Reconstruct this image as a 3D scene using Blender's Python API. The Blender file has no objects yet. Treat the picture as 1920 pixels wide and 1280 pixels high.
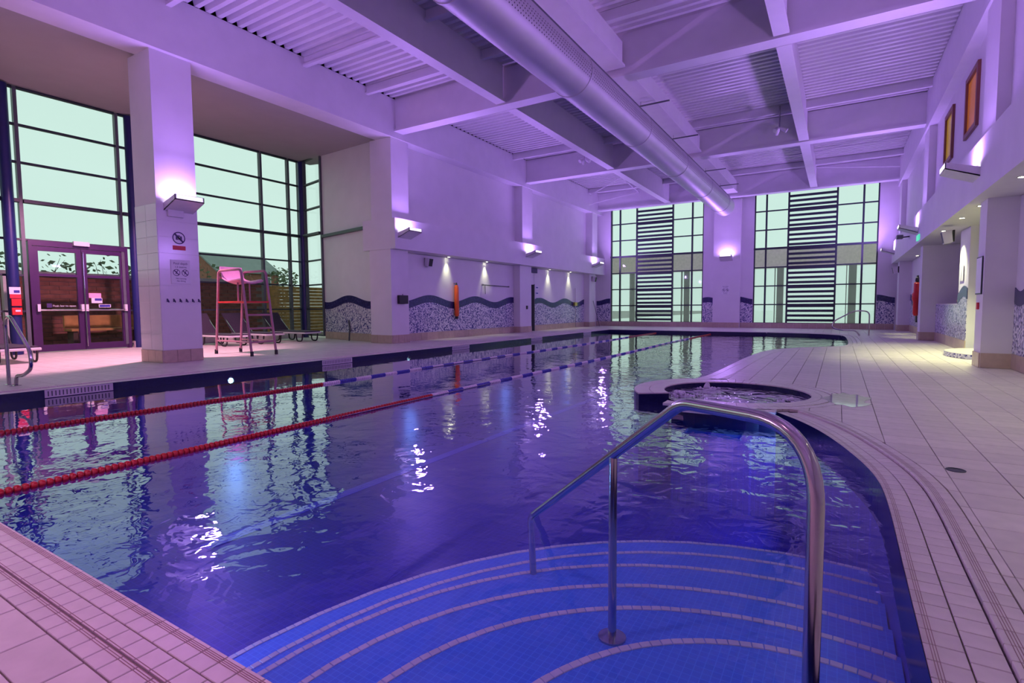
import bpy, bmesh, math, random
from mathutils import Vector, Matrix
from mathutils.geometry import tessellate_polygon
random.seed(7)
sc = bpy.context.scene
col = sc.collection
PI = math.pi

# ---------------------------------------------------------------- camera, world, exposure
FPX = 996.0
def camdir(px, py): return Vector((px-960, -(py-640), -FPX))
cY = camdir(1573, 572).normalized()
cX = -camdir(-664, 586); cX = (cX - cY*cX.dot(cY)).normalized()
cZ = cX.cross(cY)
ROT = Matrix((cX, cY, cZ))
cam = bpy.data.cameras.new('camera')
cam.sensor_width = 36.0; cam.lens = FPX/1920*36.0; cam.clip_start = .02; cam.clip_end = 300
camo = bpy.data.objects.new('camera', cam); col.objects.link(camo)
camo.matrix_world = Matrix.Translation((0, 0, 1.0)) @ ROT.to_4x4()
sc.camera = camo
def project(w):
    c = ROT.transposed() @ (Vector(w)-Vector((0, 0, 1)))
    if c.z > -.05: return None
    return (960+FPX*c.x/-c.z, 640-FPX*c.y/-c.z, -c.z)

sc.view_settings.view_transform = 'Standard'; sc.view_settings.look = 'None'
sc.view_settings.gamma = 1; sc.view_settings.exposure = 0.0; sc.view_settings.use_curve_mapping = False
sc.cycles.use_denoising = True
sc.cycles.max_bounces = 5; sc.cycles.diffuse_bounces = 3; sc.cycles.glossy_bounces = 2
sc.cycles.use_adaptive_sampling = True; sc.cycles.adaptive_threshold = .045
sc.cycles.transparent_max_bounces = 10; sc.cycles.sample_clamp_indirect = 4.0
sc.cycles.light_sampling_threshold = .02
sc.cycles.caustics_reflective = False; sc.cycles.caustics_refractive = False

world = bpy.data.worlds.new('overcast_sky'); sc.world = world; world.use_nodes = True
nt = world.node_tree; nt.nodes.clear()
wo = nt.nodes.new('ShaderNodeOutputWorld'); bg = nt.nodes.new('ShaderNodeBackground')
tc = nt.nodes.new('ShaderNodeTexCoord'); no = nt.nodes.new('ShaderNodeTexNoise'); ra = nt.nodes.new('ShaderNodeValToRGB')
no.inputs['Scale'].default_value = 2.2; no.inputs['Detail'].default_value = 5
ra.color_ramp.elements[0].position = .3; ra.color_ramp.elements[0].color = (.56, .76, .69, 1)
ra.color_ramp.elements[1].position = .75; ra.color_ramp.elements[1].color = (.61, .81, .74, 1)
nt.links.new(tc.outputs['Generated'], no.inputs['Vector']); nt.links.new(no.outputs['Fac'], ra.inputs['Fac'])
nt.links.new(ra.outputs['Color'], bg.inputs['Color']); nt.links.new(bg.outputs[0], wo.inputs[0])
bg.inputs['Strength'].default_value = 1.10

LAMP_W = 27.0      # upward light of one wall lamp
FLOOD_W = 110.0    # light its front window throws up into the hall
LAMP_COL = (.48, .235, 1.0)
PINK_COL = (1.0, .42, .68)

# ---------------------------------------------------------------- materials
MATS = {}
def mat(name, color, rough=.5, metal=0, noise=0, nscale=8, bump=0, bscale=40, spec=.5, emit=None, estr=0, island=0):
    m = bpy.data.materials.new(name); m.use_nodes = True; MATS[name] = m
    n = m.node_tree.nodes; l = m.node_tree.links
    b = n['Principled BSDF']
    b.inputs['Base Color'].default_value = (*color, 1); b.inputs['Roughness'].default_value = rough
    b.inputs['Metallic'].default_value = metal; b.inputs['Specular IOR Level'].default_value = spec
    if emit: b.inputs['Emission Color'].default_value = (*emit, 1); b.inputs['Emission Strength'].default_value = estr
    if noise or bump:
        t = n.new('ShaderNodeTexCoord')
    if noise:
        q = n.new('ShaderNodeTexNoise'); q.inputs['Scale'].default_value = nscale; q.inputs['Detail'].default_value = 4
        l.new(t.outputs['Object'], q.inputs['Vector'])
        r = n.new('ShaderNodeValToRGB')
        r.color_ramp.elements[0].position = .3; r.color_ramp.elements[1].position = .7
        r.color_ramp.elements[0].color = (*[c*(1-noise) for c in color], 1)
        r.color_ramp.elements[1].color = (*[min(1, c*(1+noise)) for c in color], 1)
        l.new(q.outputs['Fac'], r.inputs['Fac']); last = r.outputs['Color']
        if island:
            o = n.new('ShaderNodeNewGeometry'); oi = n.new('ShaderNodeObjectInfo')
            ad = n.new('ShaderNodeMath'); ad.operation = 'ADD'
            fr = n.new('ShaderNodeMath'); fr.operation = 'FRACT'
            l.new(o.outputs['Random Per Island'], ad.inputs[0]); l.new(oi.outputs['Random'], ad.inputs[1]); l.new(ad.outputs[0], fr.inputs[0])
            mr = n.new('ShaderNodeMapRange'); mr.inputs['To Min'].default_value = 1-island; mr.inputs['To Max'].default_value = 1+island
            l.new(fr.outputs[0], mr.inputs['Value'])
            mx = n.new('ShaderNodeVectorMath'); mx.operation = 'SCALE'
            l.new(last, mx.inputs[0]); l.new(mr.outputs[0], mx.inputs['Scale']); last = mx.outputs[0]
        l.new(last, b.inputs['Base Color'])
    if bump:
        q2 = n.new('ShaderNodeTexNoise'); q2.inputs['Scale'].default_value = bscale; q2.inputs['Detail'].default_value = 3
        l.new(t.outputs['Object'], q2.inputs['Vector'])
        bu = n.new('ShaderNodeBump'); bu.inputs['Strength'].default_value = bump; bu.inputs['Distance'].default_value = .01
        l.new(q2.outputs['Fac'], bu.inputs['Height']); l.new(bu.outputs[0], b.inputs['Normal'])
    return m
mat('wall_paint', (.78, .77, .78), .6, noise=.03, nscale=2)
mat('ceiling_paint', (.74, .73, .75), .38, noise=.04, nscale=3)
mat('beam_paint', (.74, .73, .76), .5, noise=.03, nscale=3)
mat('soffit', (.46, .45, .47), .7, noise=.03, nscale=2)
mat('glazed_tile', (.80, .79, .80), .18, noise=.02, nscale=3, island=.02)
mat('deck_tile', (.72, .67, .59), .42, noise=.07, nscale=9, bump=.06, bscale=60, island=.06)
mat('coping_tile', (.72, .65, .60), .35, noise=.06, nscale=12, island=.05)
mat('skirting_tile', (.50, .40, .30), .35, noise=.08, nscale=10, island=.08)
mat('grout', (.13, .10, .10), .8, noise=.1, nscale=20)
mat('grout_red', (.30, .17, .17), .8, noise=.1, nscale=20)
mat('light_grout', (.55, .53, .54), .8)
mat('band_tile', (.012, .012, .07), .22, noise=.2, nscale=30)
mat('panel_tile', (.70, .66, .66), .3, noise=.05)
mat('nosing_tile', (.74, .74, .72), .35, noise=.05, nscale=20, island=.06)
mat('steel', (.50, .48, .48), .17, 1, noise=.04, nscale=20)
mat('frame_dark', (.025, .035, .045), .4, noise=.1)
mat('frame_grey', (.10, .115, .125), .4, noise=.08)
mat('frame_blue', (.015, .02, .12), .35, noise=.1)
mat('door_frame', (.05, .012, .075), .35, noise=.06)
mat('black', (.012, .012, .016), .5, noise=.1)
mat('dark_void', (.02, .02, .03), .9, noise=.1)  # colour stands for the shade in the roof gaps and open doorway
mat('rope_red', (.45, .008, .014), .35, noise=.08, nscale=30)
mat('rope_white', (.78, .72, .74), .35, noise=.05, nscale=30)
mat('rope_blue', (.05, .05, .38), .35, noise=.08, nscale=30)
mat('red', (.60, .02, .02), .4, noise=.08)
mat('orange', (.85, .13, .02), .45, noise=.06)
mat('chair_paint', (.42, .20, .24), .35, noise=.06)
mat('chair_seat', (.78, .42, .62), .4, noise=.04)
mat('lounger_dark', (.05, .035, .06), .7, noise=.12, nscale=30)
mat('lounger_white', (.72, .70, .68), .45, noise=.05)
mat('sign_white', (.80, .80, .82), .4, noise=.02)
mat('sign_blue', (.04, .04, .30), .4, noise=.03)
mat('sign_dark', (.05, .03, .12), .5, noise=.03)
mat('sign_red', (.60, .03, .05), .4, noise=.03)
mat('sign_green', (.05, .5, .3), .4, emit=(.1, .9, .5), estr=.7)
mat('lamp_case', (.72, .70, .74), .4, noise=.03)
mat('lamp_glow', (.9, .85, .95), .5, emit=(.95, .86, 1.0), estr=6)
mat('lamp_window', (.9, .85, .95), .5, emit=(.95, .86, 1.0), estr=1.6)
mat('down_glow', (1, 1, .9), .5, emit=(1.0, 1.0, .72), estr=14)
mat('pool_glow', (.8, 1, 1), .5, emit=(.55, .95, 1.0), estr=20)
mat('duct', (.55, .54, .57), .48, .45, noise=.05, nscale=2)
mat('duct_hole', (.05, .04, .07), .8)
mat('amber_pane', (.30, .11, .01), .3, noise=.25, nscale=3, emit=(.8, .22, .01), estr=.26, spec=.15)
mat('yellow_pane', (.30, .20, .01), .3, noise=.25, nscale=3, emit=(.8, .48, .01), estr=.24, spec=.15)
mat('amber_frame', (.20, .07, .05), .4, noise=.1)
mat('brick', (.23, .09, .06), .85, noise=.25, nscale=6, bump=.2, bscale=30)
mat('house_brick', (.26, .10, .07), .85, noise=.2, nscale=3)
mat('mortar', (.22, .19, .17), .9, noise=.1)
mat('roof_slate', (.17, .20, .20), .7, noise=.1, nscale=2)
mat('stone', (.36, .36, .36), .8, noise=.1)
mat('timber', (.40, .22, .06), .6, noise=.25, nscale=5)
mat('patio', (.13, .11, .10), .5, noise=.25, nscale=2)
mat('leaf', (.06, .09, .03), .6, noise=.3)
mat('bark', (.07, .05, .03), .8, noise=.2)
mat('bright_ground', (.86, .90, .86), .6, noise=.03)
mat('annex_brown', (.62, .50, .47), .7, noise=.1)
mat('annex_post', (.05, .025, .03), .5, noise=.1)
mat('green_tile', (.015, .05, .05), .25, noise=.4, nscale=20)
mat('puddle', (.55, .53, .52), .04, noise=.1, nscale=15, spec=.8)
mat('foam', (.75, .73, .82), .5, noise=.1, nscale=40, bump=.4, bscale=60)
mat('brass', (.55, .42, .12), .3, .8, noise=.05)

def nodes_of(name):
    m = bpy.data.materials.new(name); m.use_nodes = True; MATS[name] = m
    return m, m.node_tree.nodes, m.node_tree.links
def mosaic(name, cols, scale, rough=.25):
    m, n, l = nodes_of(name); b = n['Principled BSDF']; b.inputs['Roughness'].default_value = rough
    t = n.new('ShaderNodeTexCoord'); v = n.new('ShaderNodeTexVoronoi'); v.inputs['Scale'].default_value = scale; v.inputs['Randomness'].default_value = .55
    s = n.new('ShaderNodeSeparateColor'); r = n.new('ShaderNodeValToRGB'); r.color_ramp.interpolation = 'CONSTANT'
    e = r.color_ramp.elements
    while len(e) > 1: e.remove(e[-1])
    for i, (p, c) in enumerate(cols):
        k = e[0] if i == 0 else e.new(p)
        k.position = p; k.color = (*c, 1)
    l.new(t.outputs['Object'], v.inputs['Vector']); l.new(v.outputs['Color'], s.inputs[0]); l.new(s.outputs[0], r.inputs['Fac'])
    l.new(r.outputs['Color'], b.inputs['Base Color'])
    return m
mosaic('speckle', [(0, (.05, .05, .22)), (.22, (.30, .31, .42)), (.40, (.66, .66, .72)), (.72, (.78, .78, .80)), (.9, (.5, .5, .6))], 32)
mosaic('wave_blue', [(0, (.015, .015, .10)), (.5, (.022, .022, .13)), (.8, (.04, .04, .17))], 28)
def tiled(name, c1, c2, size):
    m, n, l = nodes_of(name); b = n['Principled BSDF']; b.inputs['Roughness'].default_value = .35
    t = n.new('ShaderNodeTexCoord'); br = n.new('ShaderNodeTexBrick')
    br.offset = 0; br.inputs['Scale'].default_value = 1; br.inputs['Brick Width'].default_value = size; br.inputs['Row Height'].default_value = size
    br.inputs['Mortar Size'].default_value = size*.05; br.inputs['Color1'].default_value = (*c1, 1); br.inputs['Color2'].default_value = (*c2, 1)
    br.inputs['Mortar'].default_value = (*[min(1, c*1.5+.02) for c in c1], 1)
    l.new(t.outputs['Object'], br.inputs['Vector']); l.new(br.outputs['Color'], b.inputs['Base Color'])
tiled('pool_floor', (.006, .008, .28), (.012, .012, .34), .05)
tiled('pool_wall', (.018, .02, .34), (.026, .03, .40), .05)
tiled('step_tile', (.07, .26, .86), (.10, .30, .90), .03)
tiled('lane_line', (.07, .09, .62), (.09, .11, .68), .05)

def fresnel(n, l, ior):
    g = n.new('ShaderNodeNewGeometry'); mr = n.new('ShaderNodeMapRange'); f = n.new('ShaderNodeFresnel')
    mr.inputs['To Min'].default_value = ior; mr.inputs['To Max'].default_value = 1/ior
    l.new(g.outputs['Backfacing'], mr.inputs['Value']); l.new(mr.outputs[0], f.inputs['IOR']); return f
def make_glass():
    m, n, l = nodes_of('glass'); n.remove(n['Principled BSDF'])
    o = n['Material Output']; g = n.new('ShaderNodeBsdfGlossy'); g.inputs['Roughness'].default_value = .0
    tr = n.new('ShaderNodeBsdfTransparent'); tr.inputs['Color'].default_value = (.985, .995, .99, 1)
    f = fresnel(n, l, 1.18); mx = n.new('ShaderNodeMixShader')
    l.new(f.outputs[0], mx.inputs[0]); l.new(tr.outputs[0], mx.inputs[1]); l.new(g.outputs[0], mx.inputs[2]); l.new(mx.outputs[0], o.inputs[0])
make_glass()
def make_frost():
    m, n, l = nodes_of('frosted'); n.remove(n['Principled BSDF'])
    o = n['Material Output']; t = n.new('ShaderNodeBsdfTranslucent'); t.inputs['Color'].default_value = (.9, .93, .9, 1)
    tr = n.new('ShaderNodeBsdfTransparent'); tr.inputs['Color'].default_value = (.97, .985, .975, 1)
    g = n.new('ShaderNodeBsdfGlossy'); g.inputs['Roughness'].default_value = .03
    f = fresnel(n, l, 1.32)
    a = n.new('ShaderNodeMixShader'); a.inputs[0].default_value = .10; b = n.new('ShaderNodeMixShader')
    l.new(tr.outputs[0], a.inputs[1]); l.new(t.outputs[0], a.inputs[2])
    l.new(f.outputs[0], b.inputs[0]); l.new(a.outputs[0], b.inputs[1]); l.new(g.outputs[0], b.inputs[2]); l.new(b.outputs[0], o.inputs[0])
make_frost()
def make_water(name, amp, tint, froth=0):
    m, n, l = nodes_of(name); n.remove(n['Principled BSDF']); o = n['Material Output']
    ge = n.new('ShaderNodeNewGeometry')
    mp = n.new('ShaderNodeMapping'); mp.inputs['Scale'].default_value = (1.0, 1.0, 1.0); mp.inputs['Rotation'].default_value = (0, 0, .5)
    l.new(ge.outputs['Position'], mp.inputs['Vector'])
    def noise(scale, det, dist=0, rough=.5):
        q = n.new('ShaderNodeTexNoise'); q.inputs['Scale'].default_value = scale; q.inputs['Detail'].default_value = det
        q.inputs['Distortion'].default_value = dist; q.inputs['Roughness'].default_value = rough
        l.new(mp.outputs[0], q.inputs['Vector']); return q
    a = noise(2.6, 2, .6); b = noise(7.5, 2, .8); c = noise(1.1, 1, .2)
    def math_(op, x, y):
        k = n.new('ShaderNodeMath'); k.operation = op
        for i, v in enumerate((x, y)):
            if isinstance(v, (int, float)): k.inputs[i].default_value = v
            else: l.new(v, k.inputs[i])
        return k.outputs[0]
    hgt = math_('ADD', math_('MULTIPLY', a.outputs['Fac'], .55), math_('MULTIPLY', b.outputs['Fac'], .17))
    hgt = math_('ADD', hgt, math_('MULTIPLY', c.outputs['Fac'], .8))
    bu = n.new('ShaderNodeBump'); bu.inputs['Strength'].default_value = 1.0; l.new(hgt, bu.inputs['Height'])
    if froth:
        bu.inputs['Distance'].default_value = amp
    else:
        # disturbance dies away from the spa and towards the far lanes
        sp = n.new('ShaderNodeSeparateXYZ'); l.new(ge.outputs['Position'], sp.inputs[0])
        mr = n.new('ShaderNodeMapRange'); mr.inputs['From Min'].default_value = -6.5; mr.inputs['From Max'].default_value = -1.5
        mr.inputs['To Min'].default_value = amp*.14; mr.inputs['To Max'].default_value = amp
        l.new(sp.outputs[0], mr.inputs['Value']); l.new(mr.outputs[0], bu.inputs['Distance'])
    g = n.new('ShaderNodeBsdfGlossy'); g.inputs['Roughness'].default_value = .0 if not froth else .08
    tr = n.new('ShaderNodeBsdfTransparent'); tr.inputs['Color'].default_value = (*tint, 1)
    f = fresnel(n, l, 1.5)
    mx = n.new('ShaderNodeMixShader')
    l.new(bu.outputs[0], g.inputs['Normal']); l.new(bu.outputs[0], f.inputs['Normal'])
    under = tr.outputs[0]
    db = n.new('ShaderNodeBsdfDiffuse'); db.inputs['Color'].default_value = (.04, .05, .85, 1)
    mb_ = n.new('ShaderNodeMixShader'); mb_.inputs[0].default_value = .06
    l.new(under, mb_.inputs[1]); l.new(db.outputs[0], mb_.inputs[2]); under = mb_.outputs[0]
    if froth:
        d = n.new('ShaderNodeBsdfDiffuse'); d.inputs['Color'].default_value = (.74, .72, .80, 1); l.new(bu.outputs[0], d.inputs['Normal'])
        fr = n.new('ShaderNodeTexNoise'); fr.inputs['Scale'].default_value = 7; fr.inputs['Detail'].default_value = 5; fr.inputs['Distortion'].default_value = 1.2
        l.new(ge.outputs['Position'], fr.inputs['Vector'])
        rr = n.new('ShaderNodeMapRange'); rr.inputs['From Min'].default_value = .40; rr.inputs['From Max'].default_value = .62
        rr.inputs['To Min'].default_value = .45; rr.inputs['To Max'].default_value = .95
        l.new(fr.outputs['Fac'], rr.inputs['Value'])
        m2 = n.new('ShaderNodeMixShader'); l.new(rr.outputs[0], m2.inputs[0]); l.new(under, m2.inputs[1]); l.new(d.outputs[0], m2.inputs[2]); under = m2.outputs[0]
    fm_ = n.new('ShaderNodeMath'); fm_.operation = 'MULTIPLY_ADD'; fm_.use_clamp = True; fm_.inputs[1].default_value = 1.8; fm_.inputs[2].default_value = -.085
    l.new(f.outputs[0], fm_.inputs[0]); l.new(fm_.outputs[0], mx.inputs[0]); l.new(under, mx.inputs[1]); l.new(g.outputs[0], mx.inputs[2]); l.new(mx.outputs[0], o.inputs[0])
make_water('water', .022, (.80, .85, .98))
make_water('spa_water', .20, (.70, .74, .95), froth=1)

# ---------------------------------------------------------------- mesh helpers
class MB:
    def __init__(s): s.v = []; s.f = []
    def add(s, vs, fs):
        o = len(s.v); s.v += [tuple(x) for x in vs]; s.f += [tuple(i+o for i in f) for f in fs]; return s
    def box(s, x0, y0, z0, x1, y1, z1):
        if x0 > x1: x0, x1 = x1, x0
        if y0 > y1: y0, y1 = y1, y0
        if z0 > z1: z0, z1 = z1, z0
        return s.add([(x0,y0,z0),(x1,y0,z0),(x1,y1,z0),(x0,y1,z0),(x0,y0,z1),(x1,y0,z1),(x1,y1,z1),(x0,y1,z1)],
                     [(0,3,2,1),(4,5,6,7),(0,1,5,4),(1,2,6,5),(2,3,7,6),(3,0,4,7)])
    def cbox(s, cx, cy, cz, sx, sy, sz): return s.box(cx-sx/2, cy-sy/2, cz-sz/2, cx+sx/2, cy+sy/2, cz+sz/2)
    def prism(s, poly, z0, z1, fn=None):
        """extrude a 2D polygon (any simple) from z0 to z1; fn maps (u,v,w)->xyz"""
        fn = fn or (lambda u, v, w: (u, v, w)); n = len(poly)
        tris = tessellate_polygon([[Vector((p[0], p[1], 0)) for p in poly]])
        area = sum(poly[i][0]*poly[(i+1) % n][1]-poly[(i+1) % n][0]*poly[i][1] for i in range(n))
        if area < 0: poly = poly[::-1]; tris = [tuple(n-1-i for i in t) for t in tris]
        vs = [fn(p[0], p[1], z0) for p in poly]+[fn(p[0], p[1], z1) for p in poly]; fs = []
        for t in tris:
            a, b, c = [poly[i] for i in t]
            if (b[0]-a[0])*(c[1]-a[1])-(c[0]-a[0])*(b[1]-a[1]) < 0: t = t[::-1]
            fs.append(tuple(i+n for i in t)); fs.append(tuple(t[::-1]))
        for i in range(n):
            j = (i+1) % n; fs.append((i, j, j+n, i+n))
        return s.add(vs, fs)
    def tube(s, path, r, n=10, cap=True):
        P = [Vector(p) for p in path]; rings = []
        up = None
        for i, p in enumerate(P):
            t = ((P[i+1]-p) if i == 0 else (p-P[i-1]) if i == len(P)-1 else (P[i+1]-P[i-1])).normalized()
            if up is None:
                up = Vector((0, 0, 1)) if abs(t.z) < .9 else Vector((1, 0, 0))
            a = t.cross(up).normalized(); up = a.cross(t).normalized()
            rr = r[i] if isinstance(r, (list, tuple)) else r
            rings.append([p+(a*math.cos(k*2*PI/n)+up*math.sin(k*2*PI/n))*rr for k in range(n)])
        vs = [v for q in rings for v in q]; fs = []
        for i in range(len(rings)-1):
            for k in range(n):
                fs.append((i*n+k, i*n+(k+1) % n, (i+1)*n+(k+1) % n, (i+1)*n+k))
        if cap: fs.append(tuple(range(n))[::-1]); fs.append(tuple((len(rings)-1)*n+k for k in range(n)))
        return s.add(vs, fs)
    def lathe(s, prof, n=16, origin=(0,0,0), axis='z'):
        vs = []; fs = []
        for (r, h) in prof:
            for k in range(n):
                a = k*2*PI/n; c, d = r*math.cos(a), r*math.sin(a)
                p = {'z': (c, d, h), 'y': (d, h, c), 'x': (h, c, d)}[axis]
                vs.append((p[0]+origin[0], p[1]+origin[1], p[2]+origin[2]))
        for i in range(len(prof)-1):
            for k in range(n): fs.append((i*n+k, i*n+(k+1) % n, (i+1)*n+(k+1) % n, (i+1)*n+k))
        if prof[0][0] > 0: fs.append(tuple(range(n))[::-1])
        if prof[-1][0] > 0: fs.append(tuple((len(prof)-1)*n+k for k in range(n)))
        return s.add(vs, fs)
    def mesh(s, name, m, smooth=False):
        me = bpy.data.meshes.new(name); me.from_pydata(s.v, [], s.f); me.materials.append(MATS[m])
        if smooth:
            me.polygons.foreach_set('use_smooth', [True]*len(me.polygons))
            try: me.set_sharp_from_angle(angle=.7)
            except Exception: pass
        me.update(); return me
    def build(s, name, m, parent=None, smooth=False, bevel=0, label=None):
        me = s.mesh(name, m, smooth)
        if bevel:
            bm = bmesh.new(); bm.from_mesh(me); bmesh.ops.bevel(bm, geom=bm.edges[:], offset=bevel, segments=1, affect='EDGES', profile=.5)
            bm.to_mesh(me); bm.free()
        o = bpy.data.objects.new(name, me); col.objects.link(o)
        if parent: o.parent = parent
        if label: o['label'] = label
        return o
def inst(name, me, parent=None, loc=(0,0,0), rz=0):
    o = bpy.data.objects.new(name, me); col.objects.link(o); o.location = loc
    if rz: o.rotation_euler = (0, 0, rz)
    if parent: o.parent = parent
    return o
def tag(o, label, cat=None, group=None, kind=None):
    o['label'] = label
    if cat: o['category'] = cat
    if group: o['group'] = group
    if kind: o['kind'] = kind
    return o
def thing(name, label, cat, loc=(0,0,0), rz=0, group=None, kind=None):
    o = bpy.data.objects.new(name, None); col.objects.link(o); o.location = loc; o.rotation_euler = (0, 0, rz); o.empty_display_size = .1
    return tag(o, label, cat, group, kind)
def structure(name, label, cat, kind='structure'): return thing(name, label, cat, kind=kind)
def light(name, kind, parent, loc, rot, energy, color, **kw):
    L = bpy.data.lights.new(name, kind); L.energy = energy; L.color = color
    for k, v in kw.items(): setattr(L, k, v)
    o = bpy.data.objects.new(name, L); col.objects.link(o); o.location = loc; o.rotation_euler = rot; o.parent = parent
    return o
def text(name, s, size, m, parent, mtx, align='CENTER'):
    cu = bpy.data.curves.new(name, 'FONT'); cu.body = s; cu.size = size; cu.align_x = align; cu.align_y = 'CENTER'; cu.extrude = .0005
    t = bpy.data.objects.new(name, cu); col.objects.link(t)
    me = bpy.data.meshes.new_from_object(t); bpy.data.objects.remove(t); me.materials.clear(); me.materials.append(MATS[m])
    o = bpy.data.objects.new(name, me); col.objects.link(o); o.parent = parent; o.matrix_local = mtx
    return o
def face_x(x, y, z, s=1):   # text plane facing +X (s=1) or -X (s=-1)
    return Matrix.Translation((x, y, z)) @ Matrix(((0, 0, s), (s, 0, 0), (0, 1, 0))).to_4x4()
def face_y(x, y, z):        # facing -Y
    return Matrix.Translation((x, y, z)) @ Matrix(((1, 0, 0), (0, 0, -1), (0, 1, 0))).to_4x4()

# ---------------------------------------------------------------- key dimensions
XC = -10.65      # left column front
XBL = -10.45     # left bulkhead face
XW = -10.95      # left lower wall
XFL = -10.55     # left fascia face
XFR = 1.86
XBR = 1.75
XPR = 1.92       # right pillar front
XWR = 2.30       # right wall
YF = 26.3        # far wall
YN = -7.0        # near wall
XG = -16.0       # glazing
ZB, ZT = 2.64, 3.48   # bulkheads
ZS = 5.70        # fascia bottom
ZD = 6.72        # roof deck
ZWAT = -.125
XM = (XFL+XFR)/2

# pool outline (deck level), counter-clockwise around the water
SC, RI, RO = (-1.02, 6.65), .79, 1.15
def sp(r, a): return (SC[0]+r*math.cos(math.radians(a)), SC[1]+r*math.sin(math.radians(a)))
def smooth_path(pts, sub=4):
    out = []
    for i in range(len(pts)-1):
        p0 = pts[max(i-1, 0)]; p1 = pts[i]; p2 = pts[i+1]; p3 = pts[min(i+2, len(pts)-1)]
        for k in range(sub):
            t = k/sub
            out.append(tuple(.5*((2*p1[j])+(-p0[j]+p2[j])*t+(2*p0[j]-5*p1[j]+4*p2[j]-p3[j])*t*t+(-p0[j]+3*p1[j]-3*p2[j]+p3[j])*t**3) for j in (0, 1)))
    out.append(pts[-1]); return out
NEAR = [(-8.6, .825), (.24, .825)]
RIGHT1 = smooth_path([(.24, .825), (.24, 2.3), (.24, 3.3), (.205, 3.8), (.10, 4.28), (-.07, 4.83), (-.26, 5.25), (-.48, 5.60)], 5)
RIGHT2 = smooth_path([(-1.70, 7.60), (-1.61, 8.3), (-1.57, 9.8), (-1.53, 11.35), (-1.35, 13.3), (-.80, 14.55), (-.14, 15.28), (.14, 15.75), (.235, 16.6), (.235, 18.7), (.16, 20.6), (-.10, 21.3), (-.9, 21.85), (-2.3, 22.15)], 5)
FAR = [(-2.3, 22.15), (-8.6, 22.25)]
LEFT = [(-8.6, 22.25), (-8.6, .825)]
lower_arm = [sp(RO, a) for a in range(290, 248, -6)]
spa_in = [sp(RI, a) for a in list(range(247, 575, 6))+[576]]
upper_arm = [sp(RO, a) for a in range(216, 128, -6)]
POOL = [NEAR[0]]+RIGHT1+lower_arm+[sp(RO, 247)]+spa_in+[sp(RO, 216)]+upper_arm[1:]+RIGHT2+[(-8.6, 22.25)]
POOLW = [NEAR[0]]+RIGHT1+lower_arm+[sp(RO, 247), sp(RI, 247), sp(RI, 216), sp(RO, 216)]+upper_arm[1:]+RIGHT2+[(-8.6, 22.25)]

# ---------------------------------------------------------------- floor slab with the pool hole, deck tiles, coping
floor = structure('floor', 'pale beige tiled pool deck around the blue water', 'floor')
def slab_with_hole(outer, hole, z):
    loops = [[Vector((*p, 0)) for p in outer], [Vector((*p, 0)) for p in hole]]
    pts = outer+hole; m = MB(); fs = []
    for t in tessellate_polygon(loops):
        a, b, c = [pts[i] for i in t]
        if (b[0]-a[0])*(c[1]-a[1])-(c[0]-a[0])*(b[1]-a[1]) < 0: t = t[::-1]
        fs.append(tuple(t))
    m.add([(*p, z) for p in pts], fs); return m
outer = [(XG-.2, YN), (XWR+1.9, YN), (XWR+1.9, YF+.1), (XG-.2, YF+.1)]
m = slab_with_hole(outer, POOL, -.028)
n = len(POOL)
m.build('grout_bed', 'grout', floor)

def seg_nearest(p, a, b):
    ax, ay = a; bx, by = b; dx, dy = bx-ax, by-ay; L = dx*dx+dy*dy
    t = 0 if L == 0 else max(0, min(1, ((p[0]-ax)*dx+(p[1]-ay)*dy)/L))
    return (ax+t*dx, ay+t*dy)
def inside(p, poly):
    c = False; j = len(poly)-1
    for i in range(len(poly)):
        a, b = poly[i], poly[j]
        if (a[1] > p[1]) != (b[1] > p[1]) and p[0] < (b[0]-a[0])*(p[1]-a[1])/(b[1]-a[1])+a[0]: c = not c
        j = i
    return c
# the coping follows these open paths (water on the left when walking): offsets to the right are deck
COPE = NEAR[:-1]+RIGHT1
COPE2 = RIGHT2[:-1]+FAR+LEFT[1:]
def resample(path, step):
    out = [path[0]]; acc = 0
    for i in range(len(path)-1):
        a, b = path[i], path[i+1]; L = math.dist(a, b); d = step-acc
        while d <= L:
            t = d/L; out.append((a[0]+(b[0]-a[0])*t, a[1]+(b[1]-a[1])*t)); d += step
        acc = L-(d-step)
    return out
def normals(path):
    N = []
    for i in range(len(path)):
        a = path[max(0, i-1)]; b = path[min(len(path)-1, i+1)]
        dx, dy = b[0]-a[0], b[1]-a[1]; L = math.hypot(dx, dy) or 1
        N.append((dy/L, -dx/L))
    return N
CW = .300
tile_list = []     # (screen area, polygon(4), z, thickness)
def shrink(q, g):
    cx = sum(p[0] for p in q)/len(q); cy = sum(p[1] for p in q)/len(q); o = []
    for p in q:
        d = math.hypot(p[0]-cx, p[1]-cy) or 1
        o.append((p[0]+(cx-p[0])*g*1.4/d, p[1]+(cy-p[1])*g*1.4/d))
    return o
def scr_area(q, z):
    P = [project((p[0], p[1], z)) for p in q]
    if any(p is None for p in P): return 0
    if all(not (0 < p[0] < 1920 and 0 < p[1] < 1280) for p in P): return 0
    return abs(sum(P[i][0]*P[(i+1) % len(P)][1]-P[(i+1) % len(P)][0]*P[i][1] for i in range(len(P))))/2
def cope_tiles(path, rows, step, out):
    for (d0, d1, z, ph) in rows:
        P = resample(path, step/2)
        N = normals(P)
        for i in range(0 if ph == 0 else 1, len(P)-2, 2):
            q = []
            for (k, d) in ((i, d0), (i+2, d0), (i+2, d1), (i, d1)):
                q.append((P[k][0]+N[k][0]*d, P[k][1]+N[k][1]*d))
            if math.dist(q[0], q[1]) < .02 or math.dist(q[2], q[3]) < .01: continue
            out.append((scr_area(q, z), shrink(q, .0022), z))
coping = []
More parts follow.
